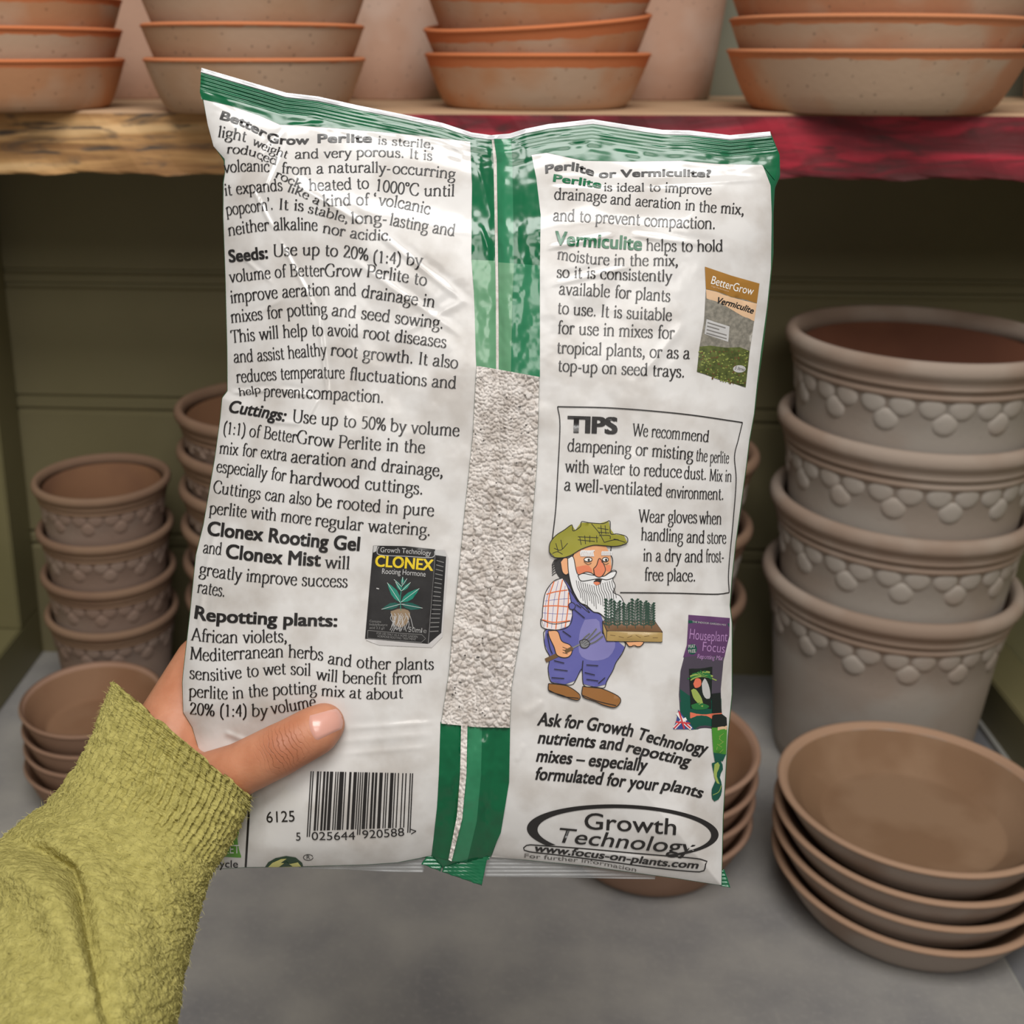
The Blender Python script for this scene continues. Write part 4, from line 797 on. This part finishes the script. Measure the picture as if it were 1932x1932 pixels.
fill(A, [(1299, 1170), (1376, 1176.5), (1376, 1182.5), (1299, 1176)], DG, .0001); put(A, 'n', 2.2, 'THE INDOOR GARDEN MIX', [(1306, 1174.5), (1370, 1181)], LG, .00016)
fill(A, [(1283, 1300), (1300, 1312), (1330, 1318), (1361, 1318), (1362, 1376), (1305, 1376.5), (1284, 1362)], DG, .00006)
put(A, 'n', 12.5, 'Houseplant', [(1300.5, 1205), (1335, 1209), (1372, 1210.5)], LV, .00016); put(A, 'n', 11.5, 'Focus', [(1325, 1228), (1347, 1230), (1367, 1232)], LV, .00016); put(A, 'bi', 5.4, 'Repotting Mix', [(1315, 1242), (1363, 1246)], LV, .00016)
fill(A, oval(1306, 1225, 9, 10, 18), DG, .00012); put(A, 'b', 4, 'PEAT', [(1299, 1223), (1312, 1222)], LG, .00018); put(A, 'b', 4, 'FREE', [(1299, 1232), (1313, 1231)], LG, .00018)
fill(A, [(1300, 1262), (1344, 1258), (1342, 1338), (1303, 1337)], BL, .0001)
for i in range(22):
    an = math.pi*(.02+.96*i/21); r_ = random.uniform(18, 30); stroke(A, [(1323, 1276), (1323+math.cos(an)*r_*.5, 1276-math.sin(an)*r_*.5+3), (1323+math.cos(an)*r_, 1277-math.sin(an)*r_*.75+8)], random.uniform(2, 3.4), FG if i % 3 else LM, .00014+i*.000002)
fill(A, [(1308, 1290), (1313, 1280), (1322, 1282), (1322, 1294), (1312, 1298)], OR, .0002, 5, 3); fill(A, [(1304, 1302), (1312, 1300), (1324, 1318), (1326, 1334), (1316, 1326), (1308, 1316)], LM, .0002, 5, 3)
fill(A, [(1324, 1290), (1330, 1280), (1338, 1296), (1340, 1316), (1332, 1318), (1326, 1308)], LG, .0002, 5, 3); fill(A, [(1304, 1330), (1320, 1326), (1338, 1332), (1330, 1338), (1308, 1338)], FG, .0002, 5, 3)
fill(A, [(1302, 1344), (1346, 1346), (1346, 1357), (1302, 1355)], OR, .0001)
fill(A, [(1280, 1339), (1290, 1352), (1300, 1362), (1309, 1376), (1270, 1375.5), (1276, 1360)], BLU, .00014)
for w_, m_ in ((6, W), (3, RED)):
    stroke(A, [(1278, 1345), (1292, 1364), (1304, 1375)], w_, m_, .00022); stroke(A, [(1272, 1374), (1284, 1362), (1295, 1356)], w_, m_, .00024); 
stroke(A, [(1281, 1342), (1286, 1358), (1291, 1375)], 3, RED, .00028); stroke(A, [(1275, 1362), (1302, 1365)], 3, RED, .00028)
fill(A, [(1343, 1309), (1359, 1307), (1362, 1345), (1344, 1346)], BOT_, .0003); fill(A, [(1344, 1350), (1362, 1347), (1371, 1354), (1372, 1373), (1343, 1373), (1343, 1360)], BOT_, .0003)
stroke(A, [(1343, 1347.5), (1362, 1346)], 2, OR, .00034); fill(A, [(1343, 1373), (1372, 1372), (1370, 1424), (1346, 1420)], LB, .0003); fill(A, [(1346, 1419), (1370, 1423), (1364, 1436), (1349, 1437)], DG, .0003)
fill(A, [(1354, 1372), (1372, 1369), (1371, 1377), (1354, 1378)], PE, .00034)
for q in range(7): stroke(A, [(1350+random.uniform(0, 16), 1384+q*5), (1352+random.uniform(0, 14), 1390+q*5)], .8, LM, .00036)
fill(A, [(1343, 1440), (1360, 1436), (1364, 1452), (1358, 1464), (1362, 1480), (1361, 1498), (1354, 1510), (1345, 1510), (1343, 1490), (1350, 1472), (1346, 1456)], DG, .0003, 6, 2)
fill(A, [(1348, 1442), (1355, 1438), (1358, 1446), (1352, 1462), (1358, 1480), (1353, 1478), (1347, 1462)], LM, .00034, 5, 2); stroke(A, [(1345, 1500), (1356, 1494), (1361, 1482)], 1.2, LM, .00034)
A.build('product_picture', panelR, 0.0004)['label'] = 'small printed picture of a plum potting mix bag, flag and bottle'
# dark grains among the perlite
A = Acc(); DK = ink('dark_grain', (84, 78, 74), rough=0.9)
for i in range(46):
    v = random.random(); yy = 715+v*640; xl = np.interp(yy, [697, 960, 1208, 1365], [905, 884, 858, 840]); xr = np.interp(yy, [711, 880, 1185, 1365], [1012, 1006, 978, 956])
    q = oval(random.uniform(xl, xr), yy, random.uniform(1, 4 if i % 5 == 0 else 2.2), random.uniform(1, 3 if i % 5 == 0 else 2), 7); A.add(np.hstack([q, np.zeros((7, 1))]), [tuple(range(7))], DK)
o = A.build('dark_grains', bag, 0.0025)
# gardener picture
A = Acc(); HT = ink('straw_olive', (160, 154, 56), (140, 136, 44), scale=40); SK = ink('skin_print', (226, 164, 118)); SK2 = ink('rosy_print', (222, 128, 92)); BD = ink('beard_print', (222, 221, 220)); OV = ink('overall_blue', (92, 92, 158)); OV2 = ink('overall_light', (126, 122, 176)); SH_ = ink('shirt_print', (226, 216, 214)); OG = ink('shirt_orange', (220, 112, 62)); BR = ink('boot_brown', (146, 98, 50)); TR = ink('tray_wood', (170, 142, 88)); SO = ink('soil_print', (116, 84, 56)); PL = ink('seedling_print', (38, 66, 52)); ST = ink('steel_print', (124, 124, 126)); HB = ink('handle_print', (104, 78, 48))
def shape(p, m, z, sm=0, ow=1.5):
    q = z4(p); fill(A, q, m, z, 7, sm)
    c = catmull(np.vstack([q, q[:1]]), 5*len(q)) if sm else np.vstack([q, q[:1]])
    V, Fc = ribbon(c, ow); A.add(np.hstack([V, np.full((len(V), 1), z+.00003)]), Fc, K)
def ln(p, w_=1.1, m=None, z=.0006): stroke(A, z4(p), w_, m or K, z)
shape([(640, 1050), (690, 1040), (720, 1110), (760, 1200), (800, 1290), (850, 1360), (790, 1310), (735, 1230), (680, 1160), (650, 1110)], K, .00010, 2)
for i in range(6): ln([(665, 1045+i*14), (640, 1055+i*15), (628, 1080+i*12)], 1.6, None, .0001)
shape([(690, 1150), (730, 1200), (770, 1280), (850, 1340), (940, 1390), (925, 1480), (960, 1525), (1055, 1530), (1045, 1590), (1005, 1650), (985, 1700), (950, 1760), (935, 1800), (880, 1795), (815, 1785), (803, 1690), (770, 1750), (745, 1782), (680, 1778), (622, 1765), (605, 1690), (615, 1620), (590, 1570), (580, 1500), (590, 1460), (690, 1440), (720, 1300)], OV, .00012, 1)
fill(A, z4([(820, 1400), (900, 1400), (920, 1480), (1000, 1535), (960, 1620), (860, 1640), (790, 1600), (790, 1480)]), OV2, .00016, 7, 3)
shape([(690, 1155), (640, 1172), (592, 1235), (575, 1320), (570, 1390), (562, 1400), (570, 1445), (640, 1460), (712, 1448), (745, 1400), (742, 1310), (722, 1215)], SH_, .00020, 1)
for p in ([(640, 1175), (612, 1260), (605, 1340), (600, 1445)], [(690, 1165), (670, 1260), (662, 1340), (650, 1455)], [(725, 1240), (722, 1330), (705, 1445)], [(595, 1250), (650, 1235), (720, 1225)], [(577, 1320), (650, 1318), (742, 1325)], [(570, 1400), (640, 1415), (735, 1405)]): ln(p, 2, OG, .00026)
for p in ([(620, 1200), (592, 1300), (585, 1440)], [(665, 1170), (640, 1290), (625, 1450)], [(705, 1200), (698, 1300), (682, 1450)], [(585, 1290), (660, 1280), (735, 1275)], [(575, 1360), (650, 1365), (742, 1365)]): ln(p, .8, OV, .00024)
ln([(562, 1400), (640, 1425), (735, 1408)], 1.2, None, .0003)
shape([(605, 1465), (660, 1468), (685, 1525), (735, 1550), (745, 1590), (725, 1618), (690, 1622), (655, 1605), (640, 1560), (612, 1500)], SK, .00034, 2)
ln([(590, 1640), (650, 1612), (745, 1568)], 8, HB, .00030); ln([(705, 1588), (750, 1566)], 7, HB, .0005); ln([(750, 1565), (790, 1545), (812, 1535)], 3, ST, .0004)
for p in ([(805, 1540), (850, 1500), (890, 1452)], [(815, 1545), (865, 1510), (915, 1470)], [(820, 1552), (880, 1530), (928, 1495)], [(800, 1540), (815, 1510), (850, 1480)]): ln(p, 3, ST, .0004); ln(p, .7, None, .00044)
shape([(790, 1525), (825, 1515), (850, 1540), (830, 1565), (800, 1560)], ST, .00042, 2)
for q in range(3): ln([(690, 1560+q*16), (720, 1572+q*14)], .8, None, .0005)
shape([(1060, 1530), (1165, 1530), (1140, 1560), (1110, 1550), (1085, 1560)], SK, .0003, 2)
shape([(760, 1000), (870, 960), (970, 965), (970, 1010), (985, 1050), (972, 1120), (940, 1190), (850, 1195), (765, 1150), (735, 1090)], SK, .00030, 1)
fill(A, z4([(770, 1090), (840, 1080), (865, 1120), (830, 1145), (780, 1140)]), SK2, .00034, 7, 3); fill(A, z4([(945, 1080), (972, 1080), (970, 1115), (945, 1110)]), SK2, .00034, 7, 3)
shape([(678, 1060), (700, 1036), (724, 1045), (735, 1100), (715, 1135), (690, 1120)], SK, .00034, 3)
bd = [(720, 1040), (752, 1030), (770, 1110), (785, 1135), (830, 1120), (870, 1132), (885, 1165), (905, 1190), (930, 1150), (985, 1110), (1008, 1120), (985, 1160), (1000, 1200), (990, 1240), (1030, 1262), (1048, 1310), (1010, 1340), (985, 1390), (940, 1385), (905, 1360), (870, 1352), (830, 1315), (795, 1300), (765, 1255), (742, 1200), (725, 1120)]
shape(bd, BD, .00040, 2)
for i in range(17):
    x = 770+i*13; y0 = 1170+abs(i-8)*-4+30; ln([(x, y0), (x+8, y0+40), (x+22, y0+70), (x+28, y0+105+(i % 4)*12)], 1.0, None, .00046)
shape([(780, 1140), (810, 1128), (850, 1135), (885, 1140), (930, 1145), (975, 1120), (1005, 1118), (990, 1150), (950, 1165), (905, 1158), (860, 1165), (800, 1172)], BD, .00048, 2)
fill(A, z4([(872, 1175), (895, 1160), (918, 1165), (912, 1190), (885, 1195)]), K, .00052, 5, 2); fill(A, z4([(870, 1182), (890, 1176), (912, 1184), (890, 1198)]), SK2, .00056, 5, 2)
shape([(872, 1100), (890, 1080), (905, 1040), (925, 1060), (942, 1105), (925, 1140), (905, 1150), (880, 1138)], SK2, .00054, 2)
for cx_ in (840, 942):
    shape(oval(cx_, 1046, 24 if cx_ < 900 else 18, 13, 14), W, .0005); fill(A, z4(oval(cx_+4, 1048, 7, 8, 10)), K, .00056, 6); ln([(cx_-25, 1058), (cx_, 1074), (cx_+20, 1066)], .9)
for q in range(9): ln([(800+q*9, 1028), (800+q*9-4, 1004-4*math.sin(q)), (806+q*9, 992)], 2.4, BD, .00056)
for q in range(7): ln([(922+q*9, 1022), (922+q*9, 1004), (928+q*9, 998)], 2.4, BD, .00056)
shape([(612, 1000), (616, 950), (650, 905), (700, 872), (745, 842), (752, 878), (795, 852), (802, 823), (850, 830), (930, 834), (968, 820), (972, 893), (1010, 895), (1060, 908), (1074, 930), (1060, 955), (1000, 968), (940, 965), (870, 962), (800, 985), (740, 1020), (690, 1035), (630, 1030)], HT, .0006, 1)
for p in ([(640, 980), (680, 990), (720, 950)], [(650, 950), (665, 1000)], [(680, 930), (690, 985)], [(780, 930), (880, 940)], [(790, 910), (800, 960)], [(820, 905), (825, 955)], [(850, 905), (850, 945)], [(890, 905), (892, 945)], [(780, 912), (900, 918)], [(895, 860), (960, 870)], [(900, 885), (965, 890)], [(915, 845), (920, 900)], [(940, 845), (945, 895)], [(860, 835), (905, 890), (935, 945)], [(905, 905), (965, 905), (970, 925)], [(935, 945), (1000, 930), (1060, 945)], [(630, 1010), (660, 1000), (690, 1015)], [(990, 925), (1020, 930)]): ln(p, 1.2, None, .00066)
shape([(725, 1310), (745, 1298), (765, 1315), (755, 1338), (732, 1335)], OV, .00066, 2)
for p in ([(770, 1310), (800, 1330)], [(690, 1465), (740, 1500)], [(640, 1640), (700, 1655)], [(640, 1690), (720, 1700)], [(625, 1740), (700, 1745)], [(830, 1665), (900, 1670)], [(820, 1710), (880, 1725)], [(830, 1750), (900, 1760)], [(810, 1640), (805, 1700)], [(940, 1740), (900, 1775)], [(600, 1480), (615, 1560), (630, 1600)], [(760, 1340), (820, 1390)]): ln(p, 1.6)
shape([(925, 1408), (1230, 1405), (1278, 1472), (950, 1466)], SO, .0005); shape([(925, 1408), (950, 1466), (948, 1525), (928, 1470)], TR, .00055); shape([(950, 1466), (1278, 1474), (1276, 1531), (946, 1525)], TR, .00055)
for q in range(6): ln([(970+q*50, 1490+(q % 3)*8), (1000+q*50, 1494+(q % 2)*12)], .8, HB, .0006)
for q, x in enumerate((960, 1010, 1065, 1115, 1165, 1210)):
    top_ = 1285+(q % 3)*12; ln([(x+4, 1450), (x, 1380), (x+5, top_)], 1.4, PL, .0006)
    for k_ in range(9):
        yy = 1435-k_*(1435-top_)/8.5; sd = (-1)**k_
        for s_ in (1, -1): fill(A, z4([(x+2, yy), (x+s_*14, yy-20), (x+s_*28, yy-16), (x+s_*18, yy-4)]), PL, .0006+k_*.00001, 9)
shape([(607, 1775), (680, 1782), (730, 1795), (790, 1840), (785, 1872), (740, 1866), (690, 1845), (640, 1830), (608, 1815)], BR, .00052, 2)
shape([(808, 1792), (880, 1800), (930, 1808), (1015, 1848), (1032, 1880), (1000, 1915), (940, 1905), (880, 1880), (808, 1850)], BR, .00052, 2)
ln([(610, 1815), (690, 1850), (785, 1862)], 1.6); ln([(808, 1845), (900, 1880), (1005, 1905)], 1.6)
A.build('gardener_picture', panelR, 0.0004)['label'] = 'cartoon print of a bearded gardener in blue overalls with tray of seedlings'

# ------------------------------------------------------------------ hand and sleeve
person = empty('person', (0, 0, 0), 'person\'s left hand in a fuzzy lime green sleeve gripping the white bag', 'person')
M_skin = material('skin', lin((198, 136, 104)), 0.48, lin((184, 120, 88)), 90, 0.25, 900, spec=0.4, bdist=0.0003)
N, L, B = nodes(M_skin); B.inputs['Subsurface Weight'].default_value = 0.12; B.inputs['Subsurface Radius'].default_value = (0.004, 0.0015, 0.0008); B.inputs['Subsurface Scale'].default_value = 1.0
def caps(bm, p0, r0_, p1, r1_, n=20):
    """tapered capsule between two points"""
    p0, p1 = Vector(p0), Vector(p1); d = p1-p0; q = d.to_track_quat('Z', 'Y'); ln_ = d.length
    prof = []
    for i in range(7): a_ = -math.pi/2+math.pi/2*i/6; prof.append((r0_*math.cos(a_), r0_*math.sin(a_)))
    for i in range(7): a_ = math.pi/2*i/6; prof.append((r1_*math.cos(a_), ln_+r1_*math.sin(a_)))
    rings = []
    for r_, z_ in prof: rings.append([bm.verts.new(p0+q @ Vector((r_*math.cos(2*math.pi*k/n), r_*math.sin(2*math.pi*k/n), z_))) for k in range(n)])
    for a_, b_ in zip(rings, rings[1:]):
        for k in range(n): bm.faces.new((a_[k], a_[(k+1) % n], b_[(k+1) % n], b_[k]))
    bm.faces.new(rings[0][::-1]); bm.faces.new(rings[-1])
def H(px, py, h): return Vector(P(px, py, h*0.001))
mm = 0.001
CH = [ # wrist and palm
 ((286, 1470, -4), 19, (150, 1700, 25), 22), ((300, 1450, -6), 18, (392, 1262, -26), 14.0), ((300, 1450, -6), 18, (420, 1325, -30), 14), ((300, 1460, -4), 17, (430, 1390, -30), 13), ((310, 1480, -2), 16, (420, 1450, -27), 11),
 ((392, 1262, -26), 14, (420, 1325, -30), 14), ((420, 1325, -30), 14, (430, 1390, -30), 13),
 # fingers behind the bag
 ((392, 1262, -25), 11.5, (520, 1150, -31), 8.8), ((520, 1150, -31), 8.8, (630, 1120, -26), 7.8), ((630, 1120, -26), 7.6, (712, 1110, -20), 6.6),
 ((420, 1325, -30), 11, (585, 1245, -35), 8.8), ((585, 1245, -35), 8.8, (705, 1222, -28), 7.8), ((705, 1222, -28), 7.6, (790, 1215, -21), 6.6),
 ((430, 1390, -30), 10.5, (590, 1345, -34), 8.5), ((590, 1345, -34), 8.5, (700, 1330, -28), 7.5), ((700, 1330, -28), 7.3, (775, 1325, -21), 6.4),
 ((420, 1450, -27), 9.5, (550, 1440, -30), 7.4), ((550, 1440, -30), 7.4, (630, 1430, -25), 6.6), ((630, 1430, -25), 6.4, (690, 1425, -19), 5.6),
 # thumb in front of the bag
 ((290, 1480, -2), 17, (372, 1492, 6), 13.5), ((372, 1492, 6), 12.5, (452, 1452, 13.5), 9.4), ((452, 1452, 13.5), 9.3, (533, 1412, 17.5), 9.1), ((533, 1412, 17.5), 8.9, (596, 1378, 15.5), 8.6), ((596, 1378, 15.5), 8.5, (611, 1367, 14.5), 7.5)]
bm = bmesh.new()
for a_, ra, b_, rb_ in CH: caps(bm, H(*a_), ra*mm, H(*b_), rb_*mm)
me = bpy.data.meshes.new('hand'); bm.to_mesh(me); bm.free()
tmp = bpy.data.objects.new('hand_tmp', me); COL.objects.link(tmp)
md = tmp.modifiers.new('r', 'REMESH'); md.mode = 'VOXEL'; md.voxel_size = 0.0009
md = tmp.modifiers.new('s', 'SMOOTH'); md.factor = 0.5; md.iterations = 14
me2 = bpy.data.meshes.new_from_object(tmp.evaluated_get(bpy.context.evaluated_depsgraph_get())); bpy.data.objects.remove(tmp)
me2.name = 'hand'; me2.materials.clear(); me2.materials.append(M_skin)
me2.polygons.foreach_set('use_smooth', [True]*len(me2.polygons))
hand = bpy.data.objects.new('hand', me2); COL.objects.link(hand); hand.parent = person
# knuckle folds over the thumb joint
N, L, B = nodes(M_skin)
tc = N.new('ShaderNodeTexCoord'); kc = H(533, 1412, 26); ax = (H(596, 1378, 15.5)-H(452, 1452, 13.5)).normalized()
sub = N.new('ShaderNodeVectorMath'); sub.operation = 'SUBTRACT'; sub.inputs[1].default_value = kc; L.new(tc.outputs['Object'], sub.inputs[0])
dt_ = N.new('ShaderNodeVectorMath'); dt_.operation = 'DOT_PRODUCT'; dt_.inputs[1].default_value = ax; L.new(sub.outputs[0], dt_.inputs[0])
lnm = N.new('ShaderNodeVectorMath'); lnm.operation = 'LENGTH'; L.new(sub.outputs[0], lnm.inputs[0])
nz = N.new('ShaderNodeTexNoise'); nz.inputs['Scale'].default_value = 190; nz.inputs['Detail'].default_value = 3; L.new(tc.outputs['Object'], nz.inputs[0])
ma = N.new('ShaderNodeMath'); ma.operation = 'MULTIPLY_ADD'; ma.inputs[1].default_value = 0.0048; L.new(nz.outputs[0], ma.inputs[0]); L.new(dt_.outputs['Value'], ma.inputs[2])
mu = N.new('ShaderNodeMath'); mu.operation = 'MULTIPLY'; mu.inputs[1].default_value = 2*math.pi/0.0016; L.new(ma.outputs[0], mu.inputs[0])
si = N.new('ShaderNodeMath'); si.operation = 'SINE'; L.new(mu.outputs[0], si.inputs[0])
cr = ramp(N, L, si.outputs[0], 0.72, 1.0)
mk = ramp(N, L, lnm.outputs['Value'], 0.0030, 0.0090, (1, 1, 1), (0, 0, 0))
ml = N.new('ShaderNodeMath'); ml.operation = 'MULTIPLY'; L.new(cr, ml.inputs[0]); L.new(mk, ml.inputs[1])
bp = N.new('ShaderNodeBump'); bp.inputs['Strength'].default_value = 0.5; bp.inputs['Distance'].default_value = -0.0006; L.new(ml.outputs[0], bp.inputs['Height'])
old = B.inputs['Normal'].links[0].from_socket; L.new(old, bp.inputs['Normal']); L.new(bp.outputs[0], B.inputs['Normal'])
src = B.inputs['Base Color'].links[0].from_socket
c1 = mixcol(N, L, mk, src, lin((172, 108, 78)))
L.new(mixcol(N, L, ml.outputs[0], c1, lin((154, 96, 68))), B.inputs['Base Color'])
# thumb nail, laid on the thumb
bv = BVHTree.FromObject(hand, bpy.context.evaluated_depsgraph_get())
def on_hand(px, py, lift):
    d = Vector(rays(px, py).ravel()).normalized(); hit = bv.ray_cast(Vector(CAM), d)
    return hit[0]-d*lift if hit[0] is not None else None
nl, nw = 16, 14; V, Fc, ok = [], [], {}
for i in range(nl):
    for j in range(nw):
        u, v = i/(nl-1), j/(nw-1)
        x = 590+u*50; yt = 1350-u*14; wid = 48-3*u
        x += 12*(v-.45)*(1-.3*u)-6*(1-u)*(1-(2*v-1)**2)+5*u*(1-(2*v-1)**2)*1.2; y = yt+wid*v-u*6*v
        ed = max(abs(2*v-1), abs(2*u-1)); p = on_hand(x, y, 0.00055 if ed < .99 else 0.0000)
        if p is not None: ok[(i, j)] = len(V); V.append(p)
for i in range(nl-1):
    for j in range(nw-1):
        q = [(i, j), (i+1, j), (i+1, j+1), (i, j+1)]
        if all(k in ok for k in q): Fc.append(tuple(ok[k] for k in q))
M_nail = material('nail', lin((214, 158, 142)), 0.28, spec=0.5, coat=0.3)
o = mesh_obj('thumb_nail', V, Fc, M_nail, hand); o['label'] = 'pink thumb nail'
# sleeve
ST_ = [((215, 1290), (470, 1500), -9, 15, 21), ((205, 1312), (467, 1515), -9, 15, 22), ((193, 1340), (462, 1532), -8, 15, 22.5), ((170, 1400), (443, 1575), -5, 16, 23), ((140, 1455), (420, 1615), 0, 19, 24), ((85, 1517), (397, 1655), 8, 24, 27), ((15, 1570), (381, 1702), 18, 31, 30), ((-60, 1640), (367, 1762), 30, 40, 33), ((-120, 1760), (350, 1832), 44, 50, 36), ((-150, 1900), (333, 1932), 60, 62, 38), ((-170, 2060), (312, 2060), 76, 76, 40)]
sta = np.array([(a_[0], a_[1], b_[0], b_[1], h0, h1, dp) for a_, b_, h0, h1, dp in ST_], float)
ns, na = 330, 460
ss = np.linspace(0, len(sta)-1, ns)
cs = np.stack([np.interp(ss, np.arange(len(sta)), sta[:, k]) for k in range(7)], 1)
ker = np.ones(17)/17
for k in range(7):
    pad = np.concatenate([2*cs[0, k]-cs[1:9, k][::-1], cs[:, k], 2*cs[-1, k]-cs[-9:-1, k][::-1]]); cs[:, k] = np.convolve(pad, ker, 'valid')
th = np.linspace(0, 2*np.pi, na, endpoint=False)
ca, sa = np.cos(th)[None], np.sin(th)[None]
mxp = (cs[:, 0]+cs[:, 2])/2; myp = (cs[:, 1]+cs[:, 3])/2; hx = (cs[:, 2]-cs[:, 0])/2; hy = (cs[:, 3]-cs[:, 1])/2
X = mxp[:, None]+hx[:, None]*ca; Y = myp[:, None]+hy[:, None]*ca; Hh = ((cs[:, 4]+cs[:, 5])/2)[:, None]+((cs[:, 5]-cs[:, 4])/2)[:, None]*ca+cs[:, 6][:, None]*sa*np.sqrt(np.maximum(1-0.1*ca**4, 0))
S = np.repeat(ss[:, None], na, 1)
edge = np.exp(-S/0.25)*6*vnoise(np.arange(na)[None]/9.0+0*S, 0*S, 71)
X = X-0.75*edge; Y = Y+1.0*edge       # the knitted hem is not quite even
PT = P(X, Y, Hh*0.001)
fr = np.maximum(sa, 0)
# folds: a deep crease where the forearm sleeve bunches over the cuff
def sd(path):
    return seg_dist(X, Y, path, False)
dsp = np.zeros_like(X)
cp = [(30, 1588), (78, 1612), (125, 1640), (150, 1690), (166, 1752), (190, 1850), (205, 1932)]
d_ = sd(cp); leftside = X < np.interp(Y, [1588, 1640, 1690, 1752, 1850, 1932], [30, 125, 150, 166, 190, 205])
fade = np.interp(Y, [1590, 1640, 1850, 1960], [.6, 1, .55, .2])
dsp += (-9.0*np.exp(-(d_/15)**2)+np.where(leftside, 7.0*np.exp(-((d_-48)/42)**2), 1.2*np.exp(-((d_-40)/30)**2)))*fr*fade
for path, amp, sg in (([(190, 1600), (260, 1665), (300, 1740), (320, 1830)], -2.2, 26), ([(60, 1760), (120, 1850), (150, 1940)], -2.0, 30), ([(215, 1520), (330, 1590), (400, 1610)], -1.0, 22)):
    dsp += amp*np.exp(-(sd(path)/sg)**2)*fr
arc = np.arange(na)/na
u_ = arc[None]*60+0.5*vnoise(S*1.5, arc[None]*40+0*S, 61)
cuff = smooth01((5.0-S)/1.4)
dsp += cuff*1.0*np.cos(2*np.pi*u_)*(0.7+0.6*vnoise(S*7, arc[None]*60+0*S, 62))
dsp += 0.9*vnoise(S*5, arc[None]*26+0*S, 63)+0.7*vnoise(S*14, arc[None]*70+0*S, 64)+0.5*vnoise(S*22, arc[None]*110+0*S, 66)+0.8*vnoise(S*34, arc[None]*170+0*S, 65)
dsp += 0.8*np.exp(-((S-0.12)/0.15)**2)
ctr = P(mxp, myp, (cs[:, 4]+cs[:, 5])/2*0.001)[:, None]
nrm = PT-ctr; nrm /= np.linalg.norm(nrm, axis=2)[..., None]
PT = PT+nrm*(dsp*0.001)[..., None]
inner = ctr+(PT-ctr)*0.90
V = np.vstack([PT.reshape(-1, 3), inner[:60].reshape(-1, 3)])
Fc = []
i = np.arange(ns-1)[:, None]*na; j = np.arange(na)[None]
f1 = np.stack([i+j, i+(j+1) % na, i+na+(j+1) % na, i+na+j], -1).reshape(-1, 4)
b0 = ns*na; i2 = np.arange(59)[:, None]*na+b0
f2 = np.stack([i2+j, i2+na+j, i2+na+(j+1) % na, i2+(j+1) % na], -1).reshape(-1, 4)
jj = np.arange(na); f3 = np.stack([jj, b0+jj, b0+(jj+1) % na, (jj+1) % na], -1)
M_knit = material('lime_knit', lin((184, 174, 104)), 0.95, lin((152, 143, 80)), 300, 1.0, 700, spec=0.1, bdist=0.0012, lo=0.3, hi=0.7)
sleeve = mesh_obj('sleeve', V, [tuple(q) for q in np.vstack([f1, f2, f3])], M_knit, person); sleeve['label'] = 'fuzzy lime green knitted sleeve with ribbed cuff'
M_fuzz = material('lime_fuzz', lin((194, 185, 118)), 0.9, spec=0.1)
V, Fc = [], []
ridx = rng.integers(0, ns-2, 8000); cidx = rng.integers(0, na, 8000)
camv = CAM
for a_, b_ in zip(ridx, cidx):
    p = PT[a_, b_]; n_ = nrm[a_, b_]
    t1 = PT[a_+1, b_]-p; t1 /= np.linalg.norm(t1)+1e-9; t2 = np.cross(n_, t1)
    an = rng.normal(0, 1.2); d0 = t1*math.cos(an)+t2*math.sin(an); ln_ = rng.uniform(0.0008, 0.0026); lift = rng.uniform(0.1, 0.8)
    q0 = p-n_*0.0002; q1 = p+d0*ln_*.5+n_*ln_*lift*.55; an += rng.normal(0, .8); d1 = t1*math.cos(an)+t2*math.sin(an); q2 = q1+d1*ln_*.5+n_*ln_*rng.uniform(-.25, .35)
    sd_ = np.cross(d0, camv-p); sd_ /= np.linalg.norm(sd_)+1e-9; w_ = 0.000045
    k = len(V); V += [q0-sd_*w_, q0+sd_*w_, q1-sd_*w_, q1+sd_*w_, q2]
    Fc += [(k, k+1, k+3, k+2), (k+2, k+3, k+4)]
fz = mesh_obj('wool_fuzz', V, Fc, M_fuzz, sleeve); fz['kind'] = 'stuff'
# put the two held things' own origins at their bases
for root, base in ((bag, P(880, 1640)), (person, P(100, 1800, 0.05))):
    b = Vector(base); root.location = b
    for ch in root.children: ch.matrix_parent_inverse = Matrix.Translation(-b)
